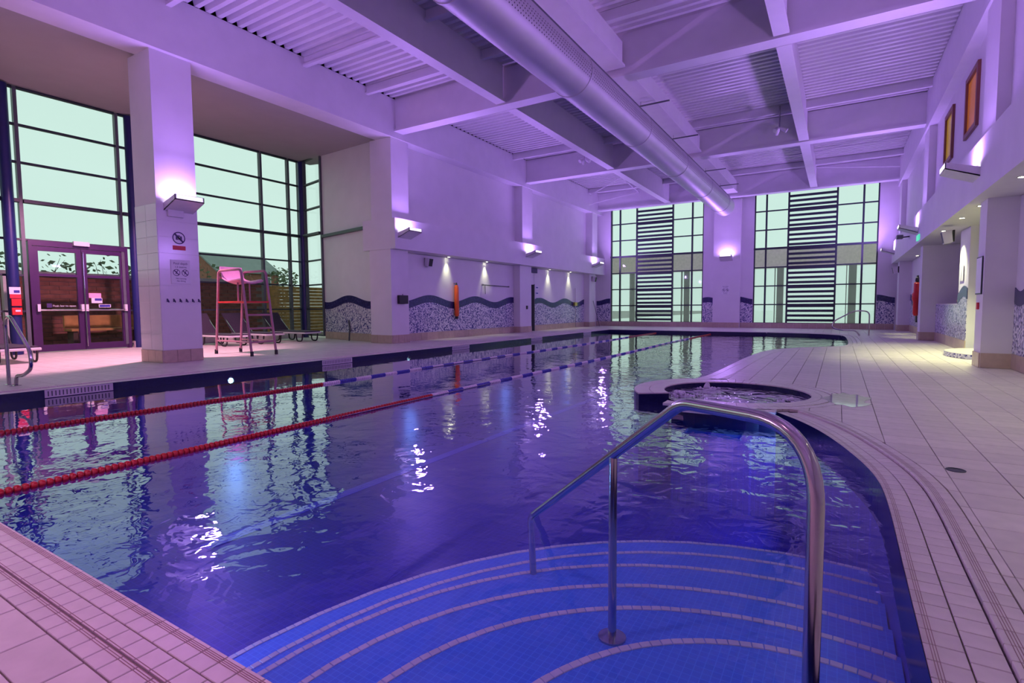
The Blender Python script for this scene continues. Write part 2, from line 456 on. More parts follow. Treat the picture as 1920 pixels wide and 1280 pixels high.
cope_tiles(NEAR, [(0, .085, 0, 0), (.085, .155, 0, 1), (.155, .228, 0, 0)], .088, coping)
cope_tiles([(.24, .90)]+[p for p in RIGHT1 if p[1] > .95], [(0, .105, -.014, 0), (.105, .199, -.014, 1), (.2005, .300, 0, 0)], .088, coping)
cope_tiles(COPE2, [(0, .105, -.014, 0), (.105, .199, -.014, 1), (.2005, .300, 0, 0)], .088, coping)
# ring of the spa: short radial tiles
ringp = []
for a0, a1 in ((250, 296), (128, 216)):
    for a in range(a0, a1, 6):
        a2 = min(a+6, a1); ringp.append([sp(RI, a), sp((RI+RO)/2, a), sp((RI+RO)/2, a2), sp(RI, a2)]); ringp.append([sp((RI+RO)/2, a), sp(RO, a), sp(RO, a2), sp((RI+RO)/2, a2)])
for a in range(296, 488, 6):
    ringp.append([sp(RI, a), sp(RI+.10, a), sp(RI+.10, a+6), sp(RI, a+6)]); ringp.append([sp(RI+.10, a), sp(RI+.2, a), sp(RI+.2, a+6), sp(RI+.10, a+6)])
    ringp.append([sp(RI+.215, a), sp(RI+.31, a), sp(RI+.31, a+6), sp(RI+.215, a+6)])
for q in ringp:
    if sum(q[i][0]*q[(i+1) % 4][1]-q[(i+1) % 4][0]*q[i][1] for i in range(4)) < 0: q = q[::-1]
    coping.append((scr_area(q, 0), shrink(q, .0022), 0))
def tile_prism(mb, q, z, th=.026):
    if sum(q[i][0]*q[(i+1) % len(q)][1]-q[(i+1) % len(q)][0]*q[i][1] for i in range(len(q))) < 0: q = q[::-1]
    k = len(q); e = .0022
    cx = sum(p[0] for p in q)/k; cy = sum(p[1] for p in q)/k
    top = [(p[0]+(cx-p[0])*e/(math.hypot(p[0]-cx, p[1]-cy)+1e-6), p[1]+(cy-p[1])*e/(math.hypot(p[0]-cx, p[1]-cy)+1e-6)) for p in q]
    vs = [(*p, z-th) for p in q]+[(*p, z-e) for p in q]+[(*p, z) for p in top]
    fs = [tuple(range(2*k, 3*k))]
    for i in range(k):
        j = (i+1) % k; fs += [(i, j, j+k, i+k), (i+k, j+k, j+2*k, i+2*k)]
    mb.add(vs, fs)
def emit_tiles(tiles, name, material, limit):
    tiles.sort(key=lambda t: -t[0]); rest = MB()
    cache = {}
    for i, (a, q, z) in enumerate(tiles):
        if i < limit and a > 0:
            cx = sum(p[0] for p in q)/len(q); cy = sum(p[1] for p in q)/len(q)
            rel = [(p[0]-cx, p[1]-cy) for p in q]; key = tuple(round(c, 4) for p in rel for c in p)
            if key not in cache:
                mb = MB(); tile_prism(mb, rel, 0); cache[key] = mb.mesh(name, material)
            inst(name, cache[key], floor, (cx, cy, z))
        else: tile_prism(rest, q, z)
    o = rest.build(name+'_field', material, floor); o['kind'] = 'stuff'
emit_tiles(coping, 'coping_tile', 'coping_tile', 290)
# fine grip grooves along the coping
def groove_lines(path, offs, z):
    P = resample(path, .05); N = normals(P)
    for d in offs:
        g = MB(); w = .0011; k = len(P)
        g.add([(p[0]+q[0]*(d-w), p[1]+q[1]*(d-w), z) for p, q in zip(P, N)]+[(p[0]+q[0]*(d+w), p[1]+q[1]*(d+w), z) for p, q in zip(P, N)], [(i, i+1, i+1+k, i+k)[::-1] for i in range(k-1)])
        g.build('grip_groove', 'grout_red', floor)
groove_lines([(-3.8, .825), (.2, .825)], (.014, .020, .026, .032, .146, .153, .160, .167, .174), .0006)
groove_lines([(.24, .95)]+[p for p in RIGHT1 if p[1] > 1.0], (.016, .023, .030, .222, .230, .238, .246), .0006)
# deck tiles on a regular grid, cut back along the coping
EDGE = POOL+[POOL[0]]
G = .2642
deck = []
def clip(poly, nx, ny, d):
    out = []
    for i in range(len(poly)):
        a, b = poly[i], poly[(i+1) % len(poly)]; da = nx*a[0]+ny*a[1]-d; db = nx*b[0]+ny*b[1]-d
        if da >= 0: out.append(a)
        if (da >= 0) != (db >= 0):
            t = da/(da-db); out.append((a[0]+(b[0]-a[0])*t, a[1]+(b[1]-a[1])*t))
    return out
ring_zone = RI+.315
xs = [.578+G*i for i in range(-64, 15)]; ys = [3.10+G*j for j in range(-39, 90)]
for x in xs:
    for y in ys:
        cx, cy = x+G/2, y+G/2
        if cx > XWR+1.9 or cy > YF: continue
        q = [(x, y), (x+G, y), (x+G, y+G), (x, y+G)]
        if -8.2 < cx < -1.9 and 1.2 < cy < 21.7: continue
        if -9.2 < cx < 1.0 and .3 < cy < 22.9:
            best = 9; bp = None
            for i in range(len(EDGE)-1):
                e = seg_nearest((cx, cy), EDGE[i], EDGE[i+1]); d = math.dist(e, (cx, cy))
                if d < best: best = d; bp = e; bi = i
            ins = inside((cx, cy), POOL)
            if ins and best > .2: continue
            w = .226 if bp[1] < .83 else CW-.002
            if math.dist(bp, SC) < RO+.05:
                dc = math.dist((cx, cy), SC); nx, ny = (cx-SC[0])/dc, (cy-SC[1])/dc
                if cx < SC[0]-.55: continue
                if dc < ring_zone+.22: q = clip(q, nx, ny, nx*SC[0]+ny*SC[1]+ring_zone)
            if q and best < w+.2:
                dx, dy = (cx-bp[0], cy-bp[1]) if not ins else (bp[0]-cx, bp[1]-cy); L = math.hypot(dx, dy)
                if L > .01:
                    if math.dist(bp, SC) > RO+.05: q = clip(q, dx/L, dy/L, (dx*bp[0]+dy*bp[1])/L+w+.004)
                else: continue
        if len(q) < 3: continue
        ar = abs(sum(q[i][0]*q[(i+1) % len(q)][1]-q[(i+1) % len(q)][0]*q[i][1] for i in range(len(q))))/2
        if ar < .002: continue
        deck.append((scr_area(q, 0), shrink(q, .0026), 0))
emit_tiles(deck, 'deck_tile', 'deck_tile', 290)
# floor drain
dr = MB(); dr.lathe([(.05, 0), (.05, .003), (.042, .004), (.042, .001), (.0, .001)], 20)
o = dr.build('floor_drain', 'frame_dark', smooth=True); o.location = (.63, 4.09, .0005); tag(o, 'small round dark drain set in the beige deck tiles', 'drain')

# ---------------------------------------------------------------- pool shell
pool = structure('pool_shell', 'sunken swimming pool lined with dark blue mosaic', 'pool', kind='structure')
def wall_strip(path, z0, z1, closed=True):
    m = MB(); k = len(path); vs = [(*p, z0) for p in path]+[(*p, z1) for p in path]
    m.add(vs, [(i, i+k, (i+1) % k+k, (i+1) % k) for i in range(k if closed else k-1)]); return m
wall_strip(POOL, -.26, -.014).build('waterline_band', 'band_tile', pool)
wall_strip(POOL, -1.05, -.26).build('pool_wall', 'pool_wall', pool)
fm = MB(); k = len(POOL)
fm.add([(*p, -1.05) for p in POOL], [t if (POOL[t[1]][0]-POOL[t[0]][0])*(POOL[t[2]][1]-POOL[t[0]][1])-(POOL[t[2]][0]-POOL[t[0]][0])*(POOL[t[1]][1]-POOL[t[0]][1]) > 0 else t[::-1] for t in tessellate_polygon([[Vector((*p, 0)) for p in POOL]])])
fm.build('pool_floor', 'pool_floor', pool)
for x in (-4.6,): MB().box(x-.07, 2.4, -1.049, x+.07, 21.0, -1.044).build('lane_line', 'lane_line', pool)
# light panels (overflow grilles) in the left waterline band
for i in range(5):
    y0 = 2.6+4.2*i+(.08 if i == 1 else 0); y1 = y0+.75
    p = MB().box(-8.612, y0, -.118, -8.592, y1, -.018).build('grille_panel', 'panel_tile', pool)
    for j in range(18):
        yy = y0+.03+j*(y1-y0-.05)/18
        MB().box(-8.593, yy, -.100, -8.589, yy+.012, -.035).build('grille_slot', 'frame_grey', p)
# corner steps
stepT = [(.88, .95, -.24), (1.36, 1.26, -.32), (1.69, 1.60, -.40), (1.98, 2.0, -.48), (2.16, 2.38, -.56), (2.42, 2.74, -.64)]
SXC, SYC = 0.0, 1.15
def arc(a, b, n=26):
    o = []
    for i in range(n+1):
        t = PI*1.0-i*PI/n
        x = SXC+a*math.cos(t); y = SYC+b*math.sin(t)
        o.append((x, y))
    o = [(SXC-a, .83)]+o
    r = [p for p in o if p[0] < .235]
    # cut at the right pool wall
    last = r[-1]; nxt = next(p for p in o if p[0] >= .235); t = (.235-last[0])/(nxt[0]-last[0]); r.append((.235, last[1]+(nxt[1]-last[1])*t))
    return r
steps = thing('pool_steps', 'curved pale blue mosaic steps leading into the pool corner', 'steps')
for i, (a, b, z) in enumerate(stepT):
    A = arc(a, b); poly = A+[(.235, .83)]
    st = MB().prism(poly, -1.0, z).build('step', 'step_tile', steps)
    B = resample(A, .042); N = normals(B); nose = MB()
    for j in range(len(B)-1):
        q = [B[j], B[j+1], (B[j+1][0]+N[j+1][0]*.032, B[j+1][1]+N[j+1][1]*.032), (B[j][0]+N[j][0]*.032, B[j][1]+N[j][1]*.032)]
        tile_prism(nose, shrink(q, .0012), z+.004, .01)
    o = nose.build('nosing_tiles', 'nosing_tile', st); o['kind'] = 'stuff'

# water
def flat(poly, z, name, m):
    mb = MB(); mb.add([(*p, z) for p in poly], [t if (poly[t[1]][0]-poly[t[0]][0])*(poly[t[2]][1]-poly[t[0]][1])-(poly[t[2]][0]-poly[t[0]][0])*(poly[t[1]][1]-poly[t[0]][1]) > 0 else t[::-1] for t in tessellate_polygon([[Vector((*p, 0)) for p in poly]])])
    return mb.build(name, m)
w = flat(POOLW, ZWAT, 'pool_water', 'water'); tag(w, 'rippled deep blue swimming pool water with window reflections', 'water', kind='stuff')
w = flat([sp(RI, a) for a in range(0, 360, 6)], ZWAT+.05, 'spa_water', 'spa_water'); tag(w, 'churning bubbly water in the small round spa', 'water', kind='stuff')
ri = random.Random(3)
for j, (x, y, lab) in enumerate([(-1.45, 7.28, 'bubbling foam mound at the back of the spa'), (-1.62, 6.55, 'bubbling foam mound beside the spa opening'), (-.42, 6.6, 'bubbling foam mound against the right rim of the spa')]):
    f = MB()
    for i in range(26):
        a = ri.uniform(0, 2*PI); d = ri.random()**.7*.17; r = .012+.030*(1-d/.17)*ri.random()
        f.lathe([(0, -r), (r*.7, -r*.7), (r, 0), (r*.7, r*.7), (0, r)], 7, (x+d*math.cos(a), y+d*math.sin(a)*.8, ZWAT+.045+.05*(1-d/.17)*ri.random()))
    o = f.build('spa_foam', 'foam', smooth=True); tag(o, lab, 'foam', 'foam mounds in the spa', 'stuff')
# underwater lights
def pool_light(x, y, z, nx, lab, rz=0):
    t = thing('pool_light', lab, 'light', (x, y, z), rz, 'underwater lights')
    s = 1 if nx > 0 else -1
    MB().lathe([(.0, 0), (.065, 0), (.065, .012*s), (.05, .016*s), (.05, .006*s), (0, .006*s)], 18, axis='x').build('bezel', 'steel', t, smooth=True)
    MB().lathe([(.048, .005*s), (.043, .013*s), (.0, .018*s)], 18, axis='x').build('lens', 'pool_glow', t, smooth=True)
    light('pool_light_lamp', 'SPOT', t, (.03*s, 0, 0), (0, -PI/2*s, 0), 34, (.12, .30, 1.0), spot_size=2.7, spot_blend=.4, shadow_soft_size=.04)
pool_light(-8.6, 5.03, -.187, 1, 'glowing underwater light in the left pool wall nearest the tiled column')
pool_light(-8.6, 9.32, -.187, 1, 'glowing underwater light in the left pool wall second from the tiled column')
pool_light(-8.6, 13.53, -.187, 1, 'glowing underwater light in the left pool wall third from the tiled column')
pool_light(-8.6, 17.68, -.187, 1, 'glowing underwater light in the left pool wall nearest the far windows')
pool_light(-.125, 4.98, -.30, -1, 'bright turquoise underwater light in the curved right pool wall')
pool_light(-2.9, .826, -.40, 1, 'unseen added underwater light in the near pool wall beside the corner steps', PI/2)  # near-wall lights are unseen, added to brighten the blue of water and steps
pool_light(-5.8, .826, -.40, 1, 'unseen added underwater light in the near pool wall between the lane ropes', PI/2)
# puddle on the deck behind the spa
pu = MB(); pts = [(.10+.24*math.cos(a*2*PI/22)*ri.uniform(.6, 1.15), 6.62+.50*math.sin(a*2*PI/22)*ri.uniform(.7, 1.1)) for a in range(22)]
pu.prism(pts, .0002, .0022); o = pu.build('puddle', 'puddle'); tag(o, 'thin wet puddle splashed on the deck beside the spa', 'puddle', kind='stuff')

# ---------------------------------------------------------------- lane ropes
def float_mesh(m): 
    mb = MB(); mb.lathe([(.006, -.018), (.022, -.016), (.028, -.006), (.028, .006), (.022, .016), (.006, .018)], 10, axis='y'); return mb.mesh('float', m, smooth=True)
FM = {k: float_mesh(k) for k in ('rope_red', 'rope_white', 'rope_blue')}
def lane_rope(x, lab):
    t = thing('lane_rope', lab, 'lane rope', (x, 0, ZWAT+.006), group='lane ropes')
    MB().tube([(0, .83, 0), (0, 22.2, 0)], .005, 6).build('cable', 'steel', t)
    y = .87; i = 0; rest = {k: MB() for k in FM}
    rs = {'c': 0}
    while y < 22.15:
        if y < 5.18 or y > 18.7: c = 'rope_red'
        else: c = 'rope_white' if int((y-5.18)/.32) % 2 == 0 else 'rope_blue'
        xx = .03*math.sin(y*.55+x)*min(1, (y-.8)/3)
        if i < 295: inst('float', FM[c], t, (xx, y, 0))
        else: rest[c].lathe([(.006, -.018), (.028, -.006), (.028, .006), (.006, .018)], 8, (xx, y, 0), 'y')
        y += .0405; i += 1
    for c, mb in rest.items():
        o = mb.build('far_floats', c, t, smooth=True); o['kind'] = 'stuff'
lane_rope(-6.5, 'red, white and blue lane rope nearer the glass doors')
lane_rope(-4.36, 'red, white and blue lane rope in the middle of the pool')

# ---------------------------------------------------------------- ceiling: corrugated deck, beams, fascias
ceil = structure('ceiling', 'white corrugated metal roof deck over the pool hall', 'ceiling')
dk = MB(); prof = []; y = YN-.1; PT = .2145
while y < YF+.2:
    prof += [(y, ZD), (y+PT*.42, ZD), (y+PT*.54, ZD+.115), (y+PT*.88, ZD+.115)]; y += PT
k = len(prof)
dk.add([(XFL-.02, p[0], p[1]) for p in prof]+[(XFR+.02, p[0], p[1]) for p in prof], [(i, i+1, i+1+k, i+k) for i in range(k-1)])
dk.build('roof_deck', 'ceiling_paint', ceil)
MB().box(XG-.3, YN-.2, 7.3, XWR+2.2, YF+.3, 7.4).build('roof_slab', 'dark_void', ceil)
MB().box(XFL-.7, YN, ZS+.2, XFL-.64, YF, 7.3).build('cavity_wall', 'dark_void', ceil); MB().box(XFR+.64, YN, ZS+.2, XFR+.7, YF, 7.3).build('cavity_wall', 'dark_void', ceil)
# alcove soffit slopes gently up towards the glazing
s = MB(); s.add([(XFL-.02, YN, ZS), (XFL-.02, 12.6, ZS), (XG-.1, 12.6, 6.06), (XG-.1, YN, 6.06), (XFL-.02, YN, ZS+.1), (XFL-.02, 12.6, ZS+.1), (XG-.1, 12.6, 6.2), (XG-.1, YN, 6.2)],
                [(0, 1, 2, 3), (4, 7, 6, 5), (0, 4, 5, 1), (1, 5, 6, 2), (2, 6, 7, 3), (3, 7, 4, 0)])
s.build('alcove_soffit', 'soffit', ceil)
o = MB().box(XFL-.62, YN, ZS-.02, XFL-.05, YF, ZS+.2).box(XFL-.05, YN, ZS-.02, XFL, YF, ZD-.012).build('trim_1', 'beam_paint'); tag(o, 'deep purple-lit fascia beam running along the left side above the columns', 'beam', kind='structure')
o = MB().box(XFR+.05, YN, ZS-.02, XFR+.62, YF, ZS+.2).box(XFR, YN, ZS-.02, XFR+.05, YF, ZD-.012).build('trim_2', 'beam_paint'); tag(o, 'deep white fascia beam running along the right side below the roof deck', 'beam', kind='structure')
def xbeam(y, lab, w=.36):
    t = thing('cross_beam', lab, 'beam', (0, y, 0), group='deep beams across the hall')
    MB().box(XFL, -w/2, 5.84, XFR, w/2, 5.90).build('bottom_flange', 'beam_paint', t)
    MB().box(XFL, -w/2+.06, 5.90, XFR, w/2-.06, ZD-.01).build('web', 'beam_paint', t)
xbeam(11.22, 'deep white cross beam over the pool nearest the camera')
xbeam(18.45, 'deep white cross beam over the middle of the pool')
xbeam(25.75, 'deep white cross beam against the far window wall')
xbeam(-1.2, 'deep white cross beam above the near end of the pool')
def purlin(y, lab):
    o = MB().box(XFL, -.05, 6.50, XFR, .05, 6.55).box(XFL, -.015, 6.55, XFR, .015, ZD-.01).build('purlin', 'beam_paint'); o.location = (0, y, 0)
    tag(o, lab, 'purlin', 'slim purlins under the roof deck')
purlin(5.30, 'slim white purlin under the deck above the tiled column')
purlin(8.20, 'slim white purlin under the deck between the tiled column and the nearest cross beam')
purlin(10.08, 'slim white purlin tucked just before the nearest cross beam')
purlin(17.35, 'slim white purlin tucked just before the middle cross beam')
purlin(24.4, 'slim white purlin tucked just before the farthest cross beam')
def sbeam(x, y0, y1, lab, w=.26, z=5.86):
    t = thing('lengthwise_beam', lab, 'beam', (x, 0, 0), group='beams running along the hall')
    MB().box(-w/2, y0, z, w/2, y1, z+.05).build('bottom_flange', 'beam_paint', t)
    MB().box(-w/2+.05, y0+.03, z+.05, w/2-.05, y1-.03, ZD-.01 if w < .4 else 6.49).build('web', 'beam_paint', t)
for x, nm, w in ((-7.02, 'left of the round duct', .26), (-1.02, 'right of the round duct', .26), (-4.2, 'directly above the round duct', .52)):
    for y0, y1, nn in ((-1.0, 10.98, 'in the nearest bay'), (11.46, 18.2, 'in the middle bay'), (18.7, 25.5, 'in the farthest bay')):
        sbeam(x, y0, y1, 'white lengthwise roof beam %s %s' % (nm, nn), w, 5.86 if w < .4 else 5.98)

# ---------------------------------------------------------------- round perforated duct
DX, DZ, DR = -4.31, 5.27, .40
duct = thing('air_duct', 'long round perforated metal air duct hanging along the ceiling', 'duct', (DX, 0, DZ))
MB().lathe([(DR, -6.5), (DR, 24.55)], 40, axis='y').build('tube', 'duct', duct, smooth=True)
MB().lathe([(DR, 0), (DR+.006, .03), (DR*.97, .10), (DR*.75, .2), (0, .26)], 40, (0, 24.5, 0), 'y').build('end_cap', 'duct', duct, smooth=True)
for y in (2.0, 5.6, 9.2, 12.8, 16.4, 20.0, 23.4):
    MB().lathe([(DR, -.03), (DR+.012, -.03), (DR+.012, .03), (DR, .03)], 40, (0, y, 0), 'y').build('seam_band', 'duct', duct, smooth=True)
hl = MB()
for row, ang in enumerate((8, 1, -6, -13, -20, 172, 179, 186, 193)):
    a = math.radians(ang); y = 1.0+(.039 if row % 2 else 0)
    while y < 23.6:
        nx, nz = math.cos(a), math.sin(a); c = Vector((nx*(DR+.002), y, nz*(DR+.002))); tx = Vector((-nz, 0, nx)); r = .0125
        hl.add([tuple(c+(tx*math.cos(q*PI/3)+Vector((0, 1, 0))*math.sin(q*PI/3))*r) for q in range(6)], [tuple(range(6))[::-1] if False else tuple(range(6))])
        y += .078
o = hl.build('perforations', 'duct_hole', duct); o['kind'] = 'stuff'
MB().box(.20, -6, .30, .26, 24.2, .345).build('hanging_rail', 'frame_grey', duct)
for y in (3.2, 7.4, 13.0, 16.0, 20.4, 23.2):
    MB().tube([(.05, y, DR-.02), (.05, y, 1.25)], .008, 6).build('hanger_rod', 'steel', duct)
    MB().box(-.1, y-.015, DR+.19, .75, y+.015, DR+.22).build('bracket', 'frame_grey', duct)

# ---------------------------------------------------------------- columns
def col_tiles(parent, x0, x1, y0, y1, faces, m='skirting_tile', z0=.005, z1=.235):
    """skirting tiles around a column: faces is a list of 'x+','x-','y-'"""
    for f in faces:
        a, b = (y0, y1) if f[0] == 'x' else (x0, x1); nT = max(1, round((b-a)/.27)); s = (b-a)/nT
        for i in range(nT):
            u0, u1 = a+i*s+.003, a+(i+1)*s-.003
            if f == 'x+': MB().box(x1, u0, z0, x1+.018, u1, z1).build('skirting_tile', m, parent)
            if f == 'x-': MB().box(x0-.018, u0, z0, x0, u1, z1).build('skirting_tile', m, parent)
            if f == 'y-': MB().box(u0, y0-.018, z0, u1, y0, z1).build('skirting_tile', m, parent)
YA0, YA1 = 4.98, 5.70
cA = thing('column', 'tall square white tiled column with signs and hooks beside the pool', 'column', (0, 0, 0))
MB().box(XC-.80, YA0, 0, XC, YA1, ZS-.02).build('shaft', 'wall_paint', cA)
col_tiles(cA, XC-.80, XC, YA0, YA1, ['x+', 'y-'])
zz = .24
while zz < 2.64:          # thin glazed tiles on the near face and the pool face
    nY = 2
    for i in range(nY):
        u0 = XC-.80+i*.4; MB().box(u0+.003, YA0-.008, zz+.003, u0+.397, YA0, zz+.297).build('wall_tile', 'glazed_tile', cA)
    MB().box(XC, YA0+.002, zz+.003, XC+.006, YA1-.002, zz+.297).build('wall_tile', 'glazed_tile', cA)
    zz += .3
cP = thing('column', 'tall square white column at the near end of the glazed alcove', 'column')
MB().box(XC-.80, -1.55, 0, XC, -.83, ZS-.02).build('shaft', 'wall_paint', cP); col_tiles(cP, XC-.8, XC, -1.55, -.83, ['x+', 'y-'])
YB0, YB1 = 10.92, 11.62
cB = thing('column', 'white column at the corner where the glazed alcove ends', 'column')
MB().box(XC-.82, YB0, 0, XC, YB1, ZB+.01).build('lower_shaft', 'wall_paint', cB); MB().box(XC-.74, YB0+.02, ZT, XC+.06, YB1, ZS-.02).build('upper_shaft', 'wall_paint', cB)
col_tiles(cB, XC-.82, XC, YB0, YB1, ['x+', 'y-'])
cC = thing('column', 'white half column beside the dark doorway on the left wall', 'column')
MB().box(XW, 17.95, 0, XC, 18.85, ZB+.01).build('lower_shaft', 'wall_paint', cC); MB().box(XW-.3, 18.05, ZT, XC+.06, 18.85, ZS-.02).build('upper_shaft', 'wall_paint', cC)
col_tiles(cC, XW, XC, 17.95, 18.85, ['x+', 'y-'])
cD = thing('column', 'white half column in the far left corner of the hall', 'column')
MB().box(XW, 24.75, 0, XC, 25.5, ZB+.01).build('lower_shaft', 'wall_paint', cD); MB().box(XW-.3, 24.95, ZT, XC+.06, 25.6, ZS-.02).build('upper_shaft', 'wall_paint', cD)
col_tiles(cD, XW, XC, 24.75, 25.5, ['x+', 'y-'])

# ---------------------------------------------------------------- left wall
wl = structure('wall_left', 'white left wall of the pool hall with a boxed-out band', 'wall')
MB().box(XW-.3, YB1-.02, 0, XW, 19.12, ZB).build('lower_wall', 'wall_paint', wl)
MB().box(XW-.3, 19.62, 0, XW, YF, ZB).build('lower_wall', 'wall_paint', wl)
MB().box(XW-.3, 19.10, 1.94, XW, 19.64, ZB).build('door_head', 'wall_paint', wl)
MB().box(XW-.3, YB0-.02, ZB, XBL, YF, ZT).build('bulkhead', 'wall_paint', wl)
MB().box(XW-.75, YB0-.02, ZB, XW-.3, YB1, ZT).build('bulkhead_return', 'wall_paint', wl)
MB().box(XW-.35, YB1-.02, ZT, XW+.02, YF, ZS).build('upper_wall', 'wall_paint', wl)
# wall_left end of alcove (oblique)
E0, E1 = Vector((XG, 12.14, 0)), Vector((-11.35, 11.12, 0))
ed = (E1-E0).normalized(); en = Vector((ed.y, -ed.x, 0))
def efn(u, z, w): p = E0+ed*u+en*w; return (p.x, p.y, z)
EL = (E1-E0).length
# where the white part starts (seen right of the glazed return)
U0 = 1.50
wa = structure('wall_alcove', 'white end wall of the glazed alcove with a mosaic wave', 'wall')
MB().prism([(U0, 0), (EL, 0), (EL, 6.1), (U0, 6.1)], -.25, 0, efn).build('wall', 'wall_paint', wa)
# wave mosaics
def wave_panel(parent, u0, u1, fn, mid, amp, per, ph, thick=.225, zb=.24, nsub=None):
    n = max(4, int((u1-u0)/.08)); us = [u0+(u1-u0)*i/n for i in range(n+1)]
    zt = [mid+amp*math.cos(2*PI*(u-ph)/per) for u in us]
    lower = [(u0, zb)]+[(u1, zb)]+[(u, z-thick) for u, z in reversed(list(zip(us, zt)))]
    band = [(u, z-thick) for u, z in zip(us, zt)]+[(u, z) for u, z in reversed(list(zip(us, zt)))]
    MB().prism(lower, 0, .010, fn).build('mosaic_panel', 'speckle', parent)
    MB().prism(band, 0, .014, fn).build('mosaic_wave', 'wave_blue', parent)
lw = lambda u, z, w: (XW+w, u, z)
wave_panel(wl, YB1+.01, 17.94, lw, 1.295, .10, 2.45, 12.9)
wave_panel(wl, 19.66, 24.74, lw, 1.295, .10, 2.45, 20.1)
wave_panel(wa, U0+.01, EL-.02, efn, 1.30, .10, 2.6, U0+1.55)
def skirting(name, label, u0, u1, fn, step=.27):
    b = structure(name, label, 'baseboard'); n = max(1, round((u1-u0)/step)); s = (u1-u0)/n
    for i in range(n): MB().prism([(u0+i*s+.003, .005), (u0+(i+1)*s-.003, .005), (u0+(i+1)*s-.003, .235), (u0+i*s+.003, .235)], 0, .018, fn).build('skirting_tile', 'skirting_tile', b)
skirting('baseboard_left', 'beige skirting tiles along the left mosaic wall', YB1+.02, 17.94, lw)
skirting('baseboard_left', 'beige skirting tiles left of the far left corner', 19.66, 24.74, lw)
skirting('baseboard_alcove', 'beige skirting tiles under the alcove mosaic', U0, EL-.05, efn)
# doorway on the left
d1 = structure('door_1', 'dark open doorway in the left wall', 'door')
MB().box(XW-.5, 19.12, 0, XW-.32, 19.62, 1.96).build('dark_backing', 'dark_void', d1)  # dark sheet painted as the shade inside the open doorway
MB().box(XW-.3, 19.10, 0, XW+.02, 19.15, 1.96).build('jamb', 'wall_paint', d1); MB().box(XW-.3, 19.59, 0, XW+.02, 19.64, 1.96).build('jamb', 'frame_grey', d1)

# ---------------------------------------------------------------- right wall
wr = structure('wall_right', 'white right wall of the pool hall with a boxed-out band', 'wall')
MB().box(XWR, YN, 0, XWR+.3, 11.45, ZB).build('lower_wall', 'wall_paint', wr)
MB().box(XWR, 19.2, 0, XWR+.3, YF, ZB).build('lower_wall', 'wall_paint', wr)
MB().box(XBR, YN, ZB, XWR+1.9, YF, ZT).build('bulkhead', 'wall_paint', wr)
MB().box(2.06, YN, ZT, 2.5, YF, ZS).build('upper_wall', 'wall_paint', wr)
MB().box(XWR+1.6, 11.4, 0, XWR+1.9, 19.3, ZB).build('shower_back_wall', 'wall_paint', wr)
MB().box(XWR+.02, 11.42, 0, XWR+1.6, 11.6, ZB).build('shower_side_wall', 'wall_paint', wr)
rw = lambda u, z, w: (XWR-w, u, z)
wave_panel(wr, 5.5, 11.0, rw, 1.29, .10, 1.5, 11.45); wave_panel(wr, 19.5, YF-.02, rw, 1.29, .10, 1.2, 20.1)
skirting('baseboard_right', 'beige skirting tiles along the near right wall', 4.0, 11.0, rw)
skirting('baseboard_right', 'beige skirting tiles at the far right corner', 19.4, YF-.05, rw)
p1 = thing('pillar', 'near right white pillar with a framed notice', 'pillar')
MB().box(XPR, 10.98, 0, XWR+.25, 11.46, ZB+.005).build('lower_shaft', 'wall_paint', p1); MB().box(1.90, 10.62, ZT, 2.3, 11.50, ZS-.02).build('upper_shaft', 'wall_paint', p1)
col_tiles(p1, XPR, XWR, 10.98, 11.46, ['x-', 'y-'])
p2 = thing('pillar', 'farther right white pillar behind the low mosaic wall', 'pillar')
MB().box(XPR+.03, 18.72, 0, XWR+1.6, 19.2, ZB+.005).build('lower_shaft', 'wall_paint', p2); MB().box(1.90, 17.9, ZT, 2.3, 18.8, ZS-.02).build('upper_shaft', 'wall_paint', p2)
col_tiles(p2, XPR+.03, XWR, 18.72, 19.2, ['x-', 'y-'])
p3 = thing('pillar', 'white half pillar in the far right corner of the hall', 'pillar')
MB().box(XPR, 25.0, 0, XWR, 25.7, ZB+.005).build('lower_shaft', 'wall_paint', p3); MB().box(1.90, 25.0, ZT, 2.3, 25.8, ZS-.02).build('upper_shaft', 'wall_paint', p3)
col_tiles(p3, XPR, XWR, 25.0, 25.7, ['x-', 'y-'])
p4 = thing('pillar', 'white pillar on the right wall beside the near end of the pool', 'pillar')
MB().box(XPR, 3.7, 0, XWR+.05, 4.4, ZB+.005).build('lower_shaft', 'wall_paint', p4); MB().box(1.90, 3.4, ZT, 2.3, 4.3, ZS-.02).build('upper_shaft', 'wall_paint', p4)
col_tiles(p4, XPR, XWR, 3.7, 4.4, ['x-', 'y-'])
# shower area: low mosaic wall, stub, dark green niche, round step
lowm = thing('low_wall', 'low mosaic wall between the right pillars beside the shower', 'wall')
MB().box(XWR, 15.6, 0, XWR+.18, 18.72, 1.0).build('core', 'wall_paint', lowm)
MB().box(XWR-.012, 15.6, .24, XWR, 18.71, 1.0).build('mosaic_face', 'speckle', lowm)
MB().box(XWR-.01, 15.55, 1.0, XWR+.19, 18.72, 1.02).build('cap', 'panel_tile', lowm)
for i in range(12): MB().box(XWR-.02, 15.6+i*.26+.003, .005, XWR, 15.6+(i+1)*.26-.003, .235).build('skirting_tile', 'skirting_tile', lowm)
stub = thing('shower_screen', 'full height shower side wall with a blue wave and small sign', 'wall')
MB().box(XWR, 14.55, 0, XWR+.16, 15.6, ZB).build('core', 'wall_paint', stub)
wave_panel(stub, 14.56, 15.59, rw, 1.30, .10, 1.8, 14.9)
for i in range(4): MB().box(XWR-.02, 14.55+i*.2625+.003, .005, XWR, 14.55+(i+1)*.2625-.003, .235).build('skirting_tile', 'skirting_tile', stub)
